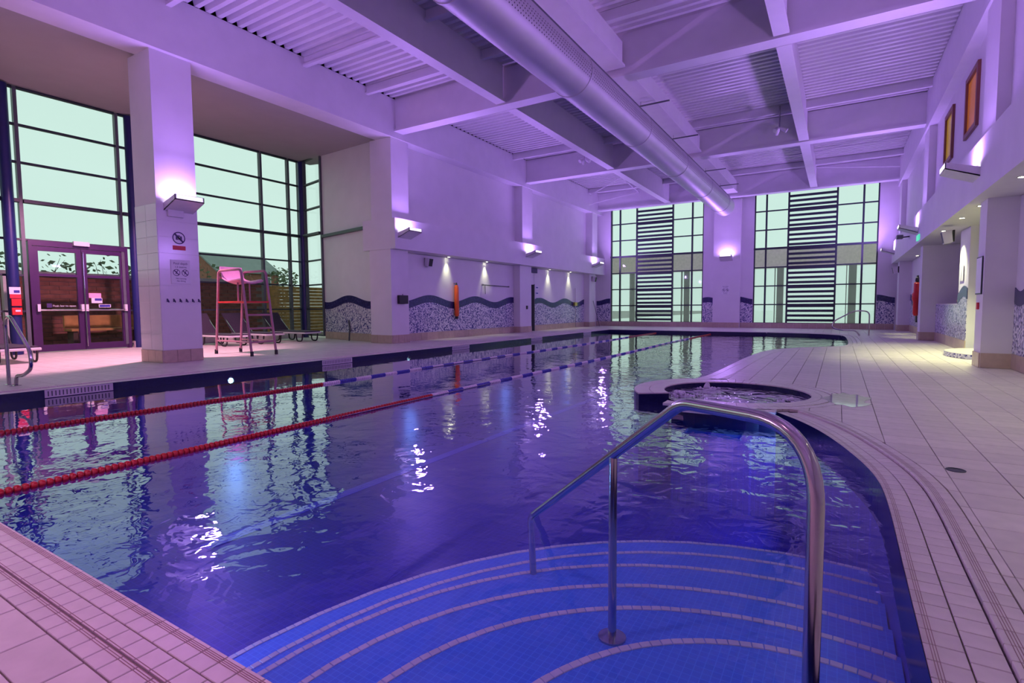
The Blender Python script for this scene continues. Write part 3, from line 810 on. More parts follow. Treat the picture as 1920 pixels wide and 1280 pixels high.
MB().box(XWR-.02, 15.02, 1.52, XWR-.012, 15.22, 1.86).build('notice', 'sign_white', stub); MB().box(XWR-.02, 15.26, 1.52, XWR-.012, 15.46, 1.86).build('notice', 'sign_white', stub)
nich = thing('shower_niche', 'dark green tiled shower niche behind the near right pillar', 'shower')
MB().box(XWR+1.5, 11.6, 0, XWR+1.59, 14.5, ZB-.01).build('back', 'green_tile', nich); MB().box(XWR+.17, 14.45, 0, XWR+1.5, 14.55, ZB-.01).build('side', 'green_tile', nich)
plat = thing('shower_step', 'low round mosaic-edged shower step on the deck', 'step')
pc = (2.42, 13.35); arcp = [(pc[0]+.62*math.cos(a), pc[1]+1.05*math.sin(a)) for a in [PI/2+i*PI/20 for i in range(21)]]
MB().prism(arcp+[(XWR+1.5, pc[1]-1.05), (XWR+1.5, pc[1]+1.05)], .004, .085).build('riser', 'speckle', plat)
MB().prism([(pc[0]+(p[0]-pc[0])*.985, pc[1]+(p[1]-pc[1])*.985) for p in arcp]+[(XWR+1.45, pc[1]-1.03), (XWR+1.45, pc[1]+1.03)], .085, .092).build('tread', 'deck_tile', plat)
# coloured clerestory windows on the right upper wall
def amber(n, y0, y1, m, lab):
    w = structure('window_%d' % n, lab, 'window')
    x = 2.06
    MB().box(x-.012, y0+.08, 4.33, x-.004, y1-.08, 5.30).build('pane', m, w)
    for a in ((y0, y0+.09, 4.24, 5.40), (y1-.09, y1, 4.24, 5.40)): MB().box(x-.05, a[0], a[2], x, a[1], a[3]).build('frame_bar', 'amber_frame', w)
    for a in ((4.24, 4.33), (5.31, 5.40)): MB().box(x-.05, y0+.09, a[0], x, y1-.09, a[1]).build('frame_bar', 'amber_frame', w)
amber(4, 12.82, 13.92, 'amber_pane', 'orange glass clerestory window high on the right wall')
amber(5, 15.32, 16.35, 'yellow_pane', 'yellow glass clerestory window high on the right wall')

# ---------------------------------------------------------------- near wall (behind the camera)
wn = structure('wall_near', 'white wall closing the near end of the hall', 'wall')
MB().box(XG-.3, YN-.3, 0, XWR+2, YN, 7.3).build('wall', 'wall_paint', wn)

# ---------------------------------------------------------------- far wall with two tall windows
wf = structure('wall_far', 'white far wall around the two tall windows', 'wall')
WX = [(-10.14, -5.53), (-3.34, 1.29)]; WZ0, WZ1 = .22, 6.02
MB().box(XW-.3, YF, 0, WX[0][0], YF+.3, 7.3).build('pier', 'wall_paint', wf); MB().box(WX[0][1], YF, 0, WX[1][0], YF+.3, 7.3).build('pier', 'wall_paint', wf)
MB().box(WX[1][1], YF, 0, XWR+2, YF+.3, 7.3).build('pier', 'wall_paint', wf)
for a in WX:
    MB().box(a[0], YF, 0, a[1], YF+.3, WZ0).build('sill_wall', 'wall_paint', wf); MB().box(a[0], YF, WZ1, a[1], YF+.3, 7.3).build('lintel', 'wall_paint', wf)
pl = thing('column', 'white half column between the two tall far windows', 'column')
MB().box(-5.04, YF-.16, 0, -3.87, YF, 5.84).build('shaft', 'wall_paint', pl); col_tiles(pl, -5.04, -3.87, YF-.16, YF, ['y-'])
ffn = lambda u, z, w: (u, YF-w, z)
for (a, b, ph) in ((-10.9, -10.15, -10.2), (-5.52, -5.05, -5.3), (-3.86, -3.35, -3.95), (1.30, 1.91, 1.3)): wave_panel(wf, a, b, ffn, 1.36, .06, 1.3, ph, .24)
skirting('baseboard_far', 'beige skirting tiles below the far windows', XW+.02, 1.9, ffn, .30)
def far_window(n, x0, x1, lab):
    w = structure('window_%d' % n, lab, 'window')
    wd = x1-x0; fr = [0, .105, .295, .685, .885, 1.0]; xs = [x0+wd*f for f in fr]; zs = [WZ0+(WZ1-WZ0)*i/7 for i in range(8)]
    y = YF+.10
    for i, x in enumerate(xs): MB().box(x-(.035 if i not in (0, 5) else .0)+(-.05 if i == 5 else 0), y-.05, WZ0, x+(.035 if i not in (0, 5) else .0)+(.05 if i == 0 else 0), y+.05, WZ1).build('mullion', 'frame_dark', w)
    for j, z in enumerate(zs):
        h = .05 if j != 4 else .085
        MB().box(x0, y-.045 if j != 4 else y-.12, z-h/2 if j else z, x1, y+.045, z+h/2 if j != 7 else z).build('transom', 'frame_dark', w)
    me = {}
    for i in range(5):
        for j in range(7):
            a, b, c, d = xs[i]+.03, xs[i+1]-.03, zs[j]+.02, zs[j+1]-.02
            MB().box(a, y-.006, c, b, y+.006, d).build('pane', 'frosted' if j < 3 else 'glass', w)
    for j in range(7):
        for q in range(1, 5):
            z = zs[j]+(zs[j+1]-zs[j])*q/4-.0; 
            if q == 4 and j == 6: continue
            MB().box(xs[2]+.035, y-.06, z-.125, xs[3]-.035, y-.045, z-.02).build('slat', 'frame_dark', w)
far_window(1, *WX[0], 'tall slatted far window on the left of the middle column')
far_window(2, *WX[1], 'tall slatted far window on the right of the middle column')
# outside the far windows: a brown fascia on dark posts over ground coloured pale to brighten the panes
an = thing('canopy', 'brown canopy beam on dark posts outside the far windows', 'canopy')
MB().box(-17, 32, 3.03, 6, 32.5, 4.06).build('fascia', 'annex_brown', an)
for x, w2 in ((-11.06, 0.035), (-10.89, 0.09), (-7.94, 0.03), (-7.75, 0.05), (-7.6, 0.1), (-2.99, 0.02), (-2.84, 0.05), (-2.68, 0.11), (0.29, 0.02), (0.43, 0.05), (0.59, 0.13)):
    MB().box(x-w2, 32.02, -.03, x+w2, 32.2, 3.03).build('post', 'annex_post', an)

# ---------------------------------------------------------------- glazed alcove
TZ = [.10, .98, 1.80, 2.62, 3.49, 4.36, 5.20, 6.02]
g1 = structure('window_3', 'tall dark-framed glazed wall beside the lifeguard chair', 'window')
def glaze(parent, mull, zs, fn, skip=None, wm=.07, thick=(3.49,)):
    """mull: positions along u"""
    for u in mull: MB().prism([(u-wm/2, zs[0]), (u+wm/2, zs[0]), (u+wm/2, zs[-1]), (u-wm/2, zs[-1])], -.06, .06, fn).build('mullion', 'frame_grey', parent)
    for i in range(len(mull)-1):
        a, b = mull[i]+wm/2, mull[i+1]-wm/2
        if b-a < .02: continue
        for j, z in enumerate(zs):
            if skip and skip(i, j, 't'): continue
            h = .045 if z not in thick else .075
            MB().prism([(a, z-h/2), (b, z-h/2), (b, z+h/2), (a, z+h/2)], -.05, .05 if z not in thick else .12, fn).build('transom', 'frame_dark', parent)
        for j in range(len(zs)-1):
            if skip and skip(i, j, 'p'): continue
            MB().prism([(a, zs[j]+.02), (b, zs[j]+.02), (b, zs[j+1]-.02), (a, zs[j+1]-.02)], -.006, .006, fn).build('pane', 'glass', parent)
gf = lambda u, z, w: (XG+w, u, z)
mulA = [-6.9, -4.6, -2.3, 0.0, 2.2, 4.12, 4.62, 6.60, 6.98, 8.46, 10.60, 11.60, 12.02]
glaze(g1, mulA, TZ, gf, skip=lambda i, j, k: i == 6 and (j < 3))
glaze(g1, [.06, .22, U0-.04], TZ, efn)
for (x, y, lab) in ((XG+.16, 4.36, 'dark blue steel post left of the glass doors'), (XG+.10, 6.86, 'dark blue steel post half hidden behind the tiled column'), (XG+.12, 12.05, 'dark blue steel post at the corner of the glazed alcove')):
    o = MB().lathe([(.11, .0), (.11, 6.0)], 20, smooth if False else (x, y, 0)).build('steel_post', 'frame_blue', smooth=True); tag(o, lab, 'post')
for (y0, y1) in ((-6.9, 4.64), (6.74, 12.0)):
    n = int((y1-y0)/.9); nb = structure('baseboard_glazing', 'pink-lit skirting tiles under the glazing %s the doors' % ('left of' if y0 < 0 else 'right of'), 'baseboard')
    for i in range(n):
        s = (y1-y0)/n; MB().box(XG-.02, y0+i*s+.004, .004, XG+.13, y0+(i+1)*s-.004, .17).build('skirting_tile', 'coping_tile', nb)
# double doors
dr2 = structure('door_2', 'purple framed double glass doors with push bars', 'door')
DY0, DY1 = 4.69, 6.70
MB().box(XG-.06, DY0, 0, XG+.07, DY0+.07, 2.62).build('jamb', 'door_frame', dr2); MB().box(XG-.06, DY1-.07, 0, XG+.07, DY1, 2.62).build('jamb', 'door_frame', dr2); MB().box(XG-.06, DY0+.07, 2.5, XG+.07, DY1-.07, 2.62).build('head', 'door_frame', dr2)
ym = (DY0+DY1)/2
for (a, b, s) in ((DY0+.075, ym-.005, 1), (ym+.005, DY1-.075, -1)):
    lf = MB().box(XG-.03, a, .02, XG+.045, a+.10, 2.49).box(XG-.03, b-.10, .02, XG+.045, b, 2.49).box(XG-.03, a+.1, .02, XG+.045, b-.1, .18).box(XG-.03, a+.1, 2.39, XG+.045, b-.1, 2.49).box(XG-.03, a+.1, 1.80, XG+.045, b-.1, 1.86).build('door_leaf', 'door_frame', dr2)
    for z0, z1 in ((.19, 1.79), (1.87, 2.38)): MB().box(XG, a+.105, z0, XG+.01, b-.105, z1).build('pane', 'glass', lf)
    MB().tube([(XG+.11, a+.03, 1.0), (XG+.11, b-.03, 1.0)], .022, 8).build('push_bar', 'steel', lf)
    for yy in (a+.04, b-.04): MB().box(XG+.045, yy-.028, .97, XG+.13, yy+.028, 1.14).build('push_bar_end', 'lamp_case', lf)
MB().tube([(XG+.075, ym+.03, .1), (XG+.075, ym+.03, 2.42)], .014, 6).build('bolt_rod', 'steel', dr2)
MB().box(XG+.07, ym-.17, 2.56, XG+.16, ym+.15, 2.66).build('door_sensor', 'lamp_case', dr2)
st1 = MB().box(XG+.012, 4.98, 1.06, XG+.016, 5.08, 1.16).build('sticker', 'sign_dark', dr2)
text('push_bar_lettering', 'Push bar to open', .065, 'sign_white', dr2, face_x(XG+.016, 5.32, 1.10))
MB().box(XG+.012, 5.82, 1.30, XG+.018, 6.08, 1.42).build('paper_notice', 'chair_seat', dr2)
pn = MB().box(XG+.012, 5.87, 1.17, XG+.018, 6.10, 1.30).build('door_notice', 'sign_white', dr2); MB().box(XG+.018, 5.94, 1.23, XG+.020, 6.09, 1.29).build('notice_band', 'sign_blue', pn)
pn2 = MB().box(XG+.012, 6.02, 1.06, XG+.018, 6.28, 1.14).build('door_plate', 'sign_white', dr2); MB().box(XG+.018, 6.035, 1.072, XG+.02, 6.265, 1.128).build('plate_band', 'sign_blue', pn2)
# call points on the blue post
cp = thing('fire_call_point', 'red fire alarm call point below a white notice on the blue post', 'alarm', (XG+.27, 4.36, 0))
MB().box(-.005, -.085, 1.10, .045, .085, 1.26).build('call_point', 'red', cp); MB().box(-.005, -.085, .90, .045, .085, 1.06).build('call_point', 'red', cp)
MB().box(.045, -.03, .97, .05, .06, 1.01).build('label_plate', 'sign_white', cp); MB().box(-.005, -.10, 1.27, .012, .09, 1.36).build('notice', 'sign_red', cp); MB().box(-.005, -.105, 1.36, .012, .09, 1.52).build('notice', 'sign_white', cp); MB().box(.012, -.03, 1.39, .014, .07, 1.45).build('notice_band', 'sign_blue', cp)
# bar on the alcove end wall
o = MB().prism([(U0+.02, 3.31), (EL-.35, 3.31), (EL-.35, 3.40), (U0+.02, 3.40)], .0, .10, efn).build('wall_rail', 'frame_dark'); tag(o, 'dark horizontal rail on the white alcove end wall', 'rail')

# ---------------------------------------------------------------- uplight wall lamps
def wall_lamp(x, y, z, rz, lab, energy=LAMP_W, color=LAMP_COL, depth=.42, width=.52):
    """open-topped trough lamp; local +X points away from the wall"""
    t = thing('wall_lamp', lab, 'lamp', (x, y, z), rz, 'uplighter wall lamps')
    w = width/2; d = depth
    MB().add([(0, -w, -.16), (d, -w, .0), (d, w, .0), (0, w, -.16), (0, -w, -.14), (d, -w, .015), (d, w, .015), (0, w, -.14)],
             [(0, 3, 2, 1), (4, 5, 6, 7), (0, 1, 5, 4), (1, 2, 6, 5), (2, 3, 7, 6), (3, 0, 4, 7)]).build('trough', 'lamp_case', t)
    for s in (-1, 1):
        a, b = (w*s, (w-.012)*s)
        MB().prism([(0, -.16), (d, 0), (d, .10), (0, -.02)], min(a, b), max(a, b), lambda u, v, q: (u, q, v)).build('side_plate', 'lamp_case', t)
    MB().box(d-.012, -w, 0, d, w, .10).build('front_plate', 'lamp_case', t)
    MB().box(.06, -w+.04, -.045, .22, w-.04, -.03).build('diffuser', 'lamp_glow', t)
    MB().box(-.002, -.08, -.12, .03, .08, .02).build('back_plate', 'lamp_case', t)
    MB().box(d, -w+.03, .025, d+.004, w-.03, .09).build('front_window', 'lamp_window', t)
    light('uplight', 'AREA', t, (d*.36, 0, .05), (PI, 0, 0), energy, color, shape='RECTANGLE', size=.18, size_y=.42)
    light('front_beam', 'AREA', t, (d+.03, 0, .10), (0, -PI*.66, 0), energy/LAMP_W*FLOOD_W, color, shape='RECTANGLE', size=.1, size_y=.3)
wall_lamp(XC, 5.36, 2.98, 0, 'uplighter wall lamp on the tiled column with signs')
wall_lamp(XBL, 11.27, 3.10, 0, 'uplighter wall lamp on the boxed band at the alcove corner')
wall_lamp(XBL, 18.35, 3.10, 0, 'uplighter wall lamp above the dark doorway')
wall_lamp(XBL, 24.85, 3.10, 0, 'uplighter wall lamp in the far left corner')
wall_lamp(XBR, 10.85, 3.08, PI, 'uplighter wall lamp nearest the camera on the right band')
wall_lamp(XBR, 18.2, 3.08, PI, 'uplighter wall lamp second on the right band')
wall_lamp(XBR, 25.2, 3.08, PI, 'uplighter wall lamp in the far right corner')
wall_lamp(XBR, 3.7, 3.08, PI, 'uplighter wall lamp on the right band beside the near end of the pool', energy=LAMP_W*1.15, color=(.6, .28, .95))
wall_lamp(XBR, -3.4, 3.08, PI, 'uplighter wall lamp on the right band behind the pool', energy=LAMP_W*1.0, color=(.6, .28, .95))
wall_lamp(XC, -1.2, 2.98, 0, 'uplighter wall lamp on the column left of the glazing', energy=LAMP_W*1.3, color=(.75, .28, .9))
wall_lamp(-4.45, YF-.16, 3.22, -PI/2, 'uplighter wall lamp on the half column between the far windows', energy=LAMP_W*.7)
# emergency light under the lamp on the tiled column
o = MB().box(XC, 5.15, 2.72, XC+.06, 5.43, 2.88).build('emergency_light', 'lamp_case', bevel=.008); tag(o, 'small white emergency light box under the lamp on the tiled column', 'light')
# unseen pink floodlight added at the near right to wash the glazed alcove
fl = thing('floodlight', 'unseen added coloured floodlight on the right band at the near end of the hall', 'lamp', (XBR-.02, -1.6, 3.0))
MB().box(-.22, -.14, -.10, 0, .14, .10).build('housing', 'black', fl)
MB().box(-.226, -.12, -.08, -.22, .12, .08).build('lens', 'lamp_glow', fl)
def aim(o, frm, to): o.rotation_euler = (Vector(to)-Vector(frm)).to_track_quat('-Z', 'Y').to_euler()
lo = light('flood_beam', 'SPOT', fl, (-.26, 0, 0), (0, 0, 0), 150, PINK_COL, spot_size=math.radians(48), spot_blend=.5, shadow_soft_size=.12)
aim(lo, (XBR-.28, -1.6, 3.0), (-13.5, 6.2, .9))

fb = thing('floodlight', 'coloured floodlight on the back of the tiled column facing the glass doors', 'lamp', (XC-.80, 5.34, 4.6))
MB().box(-.16, -.12, -.08, 0, .12, .08).build('housing', 'black', fb)
MB().box(-.12, -.10, -.086, -.02, .10, -.08).build('lens', 'lamp_glow', fb)
lo = light('flood_beam', 'SPOT', fb, (-.22, .05, -.05), (0, 0, 0), 1700, PINK_COL, spot_size=math.radians(104), spot_blend=.5, shadow_soft_size=.08)
aim(lo, (-11.67, 5.39, 4.55), (-14.0, 5.0, .0))

# ---------------------------------------------------------------- downlights
def downlight(x, y, lab, e=45, grp='recessed downlights', z=ZB, size=50, blend=.8):
    t = thing('downlight', lab, 'light', (x, y, z), group=grp)
    MB().lathe([(.045, 0), (.055, -.004), (.05, -.008), (.04, -.006), (.04, 0)], 16).build('ring', 'steel', t, smooth=True)
    MB().lathe([(.04, -.003), (0, -.003)], 16).build('bulb', 'down_glow', t)
    light('downlight_beam', 'SPOT', t, (0, 0, -.02), (0, 0, 0), e, (.97, 1.0, .56), spot_size=math.radians(size), spot_blend=blend, shadow_soft_size=.03)
for y, l in ((13.75, 'recessed downlight left of the orange rescue tube'), (15.95, 'recessed downlight above the wall rail on the left wall'), (20.85, 'recessed downlight just right of the dark doorway'), (22.95, 'recessed downlight nearest the far left corner')):
    downlight(XW+.11, y, l, 60, 'downlights over the left mosaic wall', size=64, blend=1)
for x, y, l in ((1.95, 15.27, 'recessed downlight over the low mosaic wall'), (1.95, 13.2, 'recessed downlight over the round shower step'), (1.97, 11.75, 'recessed downlight beside the near right pillar'), (2.19, 20.3, 'recessed downlight beyond the farther right pillar'), (2.19, 22.4, 'recessed downlight nearest the far right corner'), (2.75, 13.0, 'recessed downlight inside the shower niche'), (1.97, 9.4, 'recessed downlight on the near side of the near right pillar'), (1.97, 7.2, 'recessed downlight under the right band level with the spa'), (1.97, 5.0, 'recessed downlight under the right band level with the floor drain'), (1.97, 2.2, 'recessed downlight under the right band level with the pool steps')):
    downlight(x, y, l, 45 if y < 10 else 190 if y < 16 else 110, 'downlights on the right side', size=100 if y < 16 else 50)

# ---------------------------------------------------------------- handrails
def bend(pts, r=.08, n=6):
    out = [Vector(pts[0])]
    for i in range(1, len(pts)-1):
        a, b, c = Vector(pts[i-1]), Vector(pts[i]), Vector(pts[i+1]); rr = min(r, (a-b).length*.49, (c-b).length*.49)
        p, q = b+(a-b).normalized()*rr, b+(c-b).normalized()*rr
        for k in range(n+1): t = k/n; out.append(p*(1-t)**2+b*2*t*(1-t)+q*t*t)
    out.append(Vector(pts[-1])); return out
hr = thing('handrail', 'large stainless steel handrail over the corner pool steps', 'handrail')
near_p = (-.032, 1.385)
pts = [(near_p[0], near_p[1], -.235), (near_p[0], near_p[1], .645), (-.172, 1.493, .688), (-.408, 1.679, .690), (-.735, 1.960, .385), (-1.381, 2.475, -.125), (-1.43, 2.51, -.165), (-1.40, 2.50, -.62)]
path = bend(pts[:2]+[(-.045, 1.395, .69)]+[pts[3]]+[pts[5], pts[6], pts[7]], .0)
def bend_r(pts, radii, n=10):
    out = [Vector(pts[0])]
    for i in range(1, len(pts)-1):
        a, b, c = Vector(pts[i-1]), Vector(pts[i]), Vector(pts[i+1]); rr = radii[i-1]
        p, q = b+(a-b).normalized()*rr, b+(c-b).normalized()*rr
        for k in range(n+1): t = k/n; out.append(p*(1-t)**2+b*2*t*(1-t)+q*t*t)
    out.append(Vector(pts[-1])); return out
path = bend_r([pts[0], (near_p[0], near_p[1], .722), (-.408, 1.679, .698), (-1.43, 2.512, -.165), (-1.40, 2.50, -.62)], [.19, .05, .04])
MB().tube(path, .0185, 16).build('rail', 'steel', hr, smooth=True)
mp = (-.735, 1.945)
MB().tube([(mp[0], mp[1], -.345), (mp[0], mp[1], .415)], .0165, 14).build('post', 'steel', hr, smooth=True)
for (x, y, z) in ((mp[0], mp[1], -.32), (near_p[0], near_p[1], -.238)): MB().lathe([(.055, 0), (.055, .008), (.02, .014)], 18, (x, y, z)).build('foot_flange', 'steel', hr, smooth=True)
r2 = thing('handrail', 'small steel grab rail at the far right corner of the pool', 'handrail')
MB().tube(bend([(.86, 20.92, 0), (.86, 20.92, .80), (.45, 20.88, .82), (-.12, 20.84, .48), (-.20, 20.83, .26), (.05, 20.82, .17), (.50, 20.84, .16), (.61, 20.81, 0)], .17, 7), .021, 10).build('rail', 'steel', r2, smooth=True)
r3 = thing('handrail', 'steel grab rail at the left edge of the pool before the glass doors', 'handrail')
MB().tube(bend([(-9.51, 2.51, 0), (-9.51, 2.51, .86), (-9.30, 2.50, .94), (-8.72, 2.52, .50), (-8.70, 2.52, .26), (-9.02, 2.52, .15), (-9.25, 2.52, .14), (-9.29, 2.52, 0)], .12, 7), .022, 10).build('rail', 'steel', r3, smooth=True)
for x in (-9.51, -9.29): MB().lathe([(.06, 0), (.06, .006), (.025, .012)], 14, (x, 2.515, .0)).build('foot_flange', 'steel', r3, smooth=True)

# ---------------------------------------------------------------- lifeguard chair
lc = thing('lifeguard_chair', 'tall tubular lifeguard chair with pink seat and red platform', 'lifeguard chair')
R = .026
y0, y1 = 6.65, 7.22
for yy in (y0, y1):
    side = 'near' if yy == y0 else 'far'
    MB().tube(bend([(-11.87, yy, .03), (-11.66, yy, 1.84), (-10.82, yy, 1.84), (-10.54, yy, .03)], .10, 6), R, 10).build('side_frame', 'chair_paint', lc, smooth=True)
    MB().tube([(-11.79, yy, .30), (-10.59, yy, .30)], R*.75, 8).build('side_rail', 'chair_paint', lc, smooth=True)
    for x in (-11.873, -10.535): MB().lathe([(.036, 0), (.034, .09), (.028, .10)], 10, (x, yy, .002)).build('foot', 'black', lc, smooth=True)
for z in (.29, .58, .87):
    x = -10.54-(z/1.84)*.28; MB().tube([(x, y0, z), (x, y1, z)], R*.8, 8).build('rung', 'chair_paint', lc, smooth=True)
MB().box(-11.74, y0-.01, 1.13, -10.70, y1+.01, 1.165).build('platform', 'red', lc, bevel=.008)
MB().tube([(-11.66, y0, 1.70), (-11.66, y1, 1.70)], R*.8, 8).build('back_bar', 'chair_paint', lc, smooth=True)
for yy in (y0+.15, y1-.15): MB().tube([(-11.2, yy, 1.165), (-11.2, yy, 1.58)], R*.7, 8).build('seat_post', 'chair_paint', lc, smooth=True)
seat = MB(); prof = [(-10.90, 1.565), (-10.98, 1.595), (-11.15, 1.585), (-11.40, 1.565), (-11.55, 1.60), (-11.63, 1.70), (-11.68, 1.85), (-11.71, 1.94)]
vs = []; 
for (x, z) in prof:
    for q in range(7):
        t = q/6-.5; vs.append((x+.05*(t*t*4), (y0+y1)/2+t*.50, z+.06*(t*t*4)*(1 if z < 1.62 else .0)))
k = len(vs); vs += [(v[0]-.02, v[1], v[2]-.025) for v in vs]; fs = []
for i in range(len(prof)-1):
    for q in range(6):
        a = i*7+q; fs.append((a, a+7, a+8, a+1)); fs.append((a+k, a+1+k, a+8+k, a+7+k))
for i in range(len(prof)-1):
    a = i*7; fs.append((a, a+k, a+7+k, a+7)); a = i*7+6; fs.append((a, a+7, a+7+k, a+k))
for q in range(6):
    fs.append((q, q+1, q+1+k, q+k)); a = (len(prof)-1)*7+q; fs.append((a, a+k, a+1+k, a+1))
seat.add(vs, fs).build('seat', 'chair_seat', lc, smooth=True)

# ---------------------------------------------------------------- sun loungers in the alcove
def lounger(y, x, lab, rz=0):
    t = thing('sun_lounger', lab, 'sun lounger', (x, y, 0), rz, 'sun loungers in the alcove')
    MB().box(-.75, -.30, .24, .95, .30, .29).build('seat_frame', 'lounger_white', t, bevel=.01)
    MB().box(-.70, -.27, .29, .92, .27, .32).build('seat_mesh', 'lounger_dark', t)
    MB().add([(-.70, -.30, .30), (-.70, .30, .30), (-1.22, .30, .86), (-1.22, -.30, .86), (-.66, -.30, .32), (-.66, .30, .32), (-1.18, .30, .88), (-1.18, -.30, .88)],
             [(0, 1, 2, 3), (4, 7, 6, 5), (0, 4, 5, 1), (1, 5, 6, 2), (2, 6, 7, 3), (3, 7, 4, 0)]).build('backrest', 'lounger_dark', t)
    for xx in (-.45, .65):
        for yy in (-.27, .27): MB().tube(bend([(xx-.16, yy, .25), (xx-.12, yy, .02), (xx+.12, yy, .02), (xx+.16, yy, .25)], .08, 5), .02, 8).build('hoop_leg', 'black', t, smooth=True)
    for yy in (-.28, .28): MB().tube([(-.55, yy, .28), (-1.05, yy, .72)], .012, 6).build('strut', 'steel', t)
lounger(8.30, -14.6, 'dark sun lounger nearest the tiled column behind the lifeguard chair')
lounger(9.35, -14.6, 'dark sun lounger in the middle of the row behind the lifeguard chair')
lounger(10.55, -14.5, 'dark sun lounger nearest the blue corner post')
lounger(3.62, -13.9, 'dark sun lounger at the left edge before the glass doors')
# thin pole leaning before the alcove end wall
o = MB().tube([(-12.84, 11.3, .0), (-12.93, 11.42, .38), (-13.0, 11.44, .62)], .025, 8).build('pole', 'frame_grey', smooth=True); tag(o, 'thin dark pole standing before the alcove mosaic wall', 'pole')

# ---------------------------------------------------------------- signs and small wall items
def ring_sign(parent, x, y, z, r, m='sign_dark'):
    pts = MB(); n = 28
    for i in range(n):
        a, b = i*2*PI/n, (i+1)*2*PI/n
        pts.add([(x, y+r*math.cos(q)*s, z+r*math.sin(q)*s) for q, s in ((a, 1), (b, 1), (b, .84), (a, .84))], [(0, 1, 2, 3)])
    d = r*.64; w = r*.10
    pts.add([(x+.001, y-d-w, z+d-w), (x+.001, y+d-w, z-d-w), (x+.001, y+d+w, z-d+w), (x+.001, y-d+w, z+d+w)], [(0, 1, 2, 3)])
    return pts.build('prohibition_ring', m, parent)
s1 = thing('no_camera_sign', 'round no-cameras sign with a red strip on the tiled column', 'sign', (XC+.007, 5.34, 2.28))
MB().lathe([(.118, 0), (.118, .003)], 28, axis='x', origin=(0, 0, .06)).build('disc', 'sign_white', s1)
ring_sign(s1, .0045, 0, .06, .115)
MB().box(.003, -.055, .025, .004, .055, .095).box(.003, -.03, .095, .004, .02, .11).build('camera_symbol', 'sign_dark', s1)
MB().lathe([(.026, 0), (.026, .002)], 14, (.0035, 0, .06), 'x').build('lens_symbol', 'sign_white', s1)
MB().box(0, -.115, -.165, .004, .115, -.085).build('red_strip', 'sign_red', s1)
def depth_sign(loc, rz, lab):
    s = thing('depth_sign', lab, 'sign', loc, rz, 'pool depth signs')
    MB().box(0, -.175, -.225, .012, .175, .225).build('board', 'sign_white', s, bevel=.003)
    text('heading', 'Pool depth', .058, 'sign_dark', s, face_x(.0125, 0, .155)); text('depth', '1.2 metres', .05, 'sign_dark', s, face_x(.0125, 0, .09))
    ring_sign(s, .0128, -.078, -.015, .064); ring_sign(s, .0128, .078, -.015, .064)
    for yy in (-.078, .078):
        MB().tube([(.0126, yy-.015, -.045), (.0126, yy, -.01), (.0126, yy+.018, .02)], .007, 5).lathe([(.010, 0), (.010, .001)], 8, (.0126, yy+.022, .034), 'x').build('figure_symbol', 'sign_dark', s)
    text('rule', 'No running', .040, 'sign_dark', s, face_x(.0125, 0, -.125)); text('rule', 'No diving', .040, 'sign_dark', s, face_x(.0125, 0, -.172))
depth_sign((XC+.007, 5.345, 1.705), 0, 'white pool depth sign on the tiled column')
depth_sign((-4.48, YF-.162, 1.74), -PI/2, 'white pool depth sign on the half column between the far windows')
for i in range(6):
    h = MB(); yy = 5.09+.113*i
    h.box(XC+.006, yy-.012, 1.14, XC+.010, yy+.012, 1.20).tube(bend([(XC+.008, yy, 1.19), (XC+.045, yy, 1.175), (XC+.05, yy, 1.135), (XC+.062, yy, 1.13), (XC+.066, yy, 1.16)], .015, 3), .006, 6)
    o = h.build('coat_hook', 'sign_dark', smooth=True); tag(o, 'small dark coat hook on the tiled column, %s of the row of six' % ('leftmost', 'second from left', 'third from left', 'third from right', 'second from right', 'rightmost')[i], 'hook', 'row of coat hooks on the tiled column')
o = MB().box(XC+.001, 11.14, 1.12, XC+.10, 11.50, 1.36).box(XC+.03, 11.31, 1.36, XC+.06, 11.33, 1.40).build('wall_box', 'black', bevel=.01); tag(o, 'small black box mounted on the alcove corner column', 'box')
# orange rescue tube
rt = thing('rescue_tube', 'orange rescue tube hanging on the left mosaic wall', 'rescue tube', (XW+.10, 14.15, 0))
MB().lathe([(.0, .70), (.05, .71), (.075, .76), (.078, 1.2), (.074, 1.66), (.05, 1.74), (0, 1.75)], 14).build('body', 'orange', rt, smooth=True)
MB().lathe([(.0, .62), (.05, .63), (.056, .70), (.0, .72)], 12).build('end_cap', 'black', rt, smooth=True); MB().lathe([(.0, 1.74), (.04, 1.74), (.02, 1.82), (.0, 1.84)], 12).build('clip', 'black', rt, smooth=True)
MB().box(-.10, -.02, 1.78, .0, .02, 1.82).build('wall_hook', 'steel', rt)
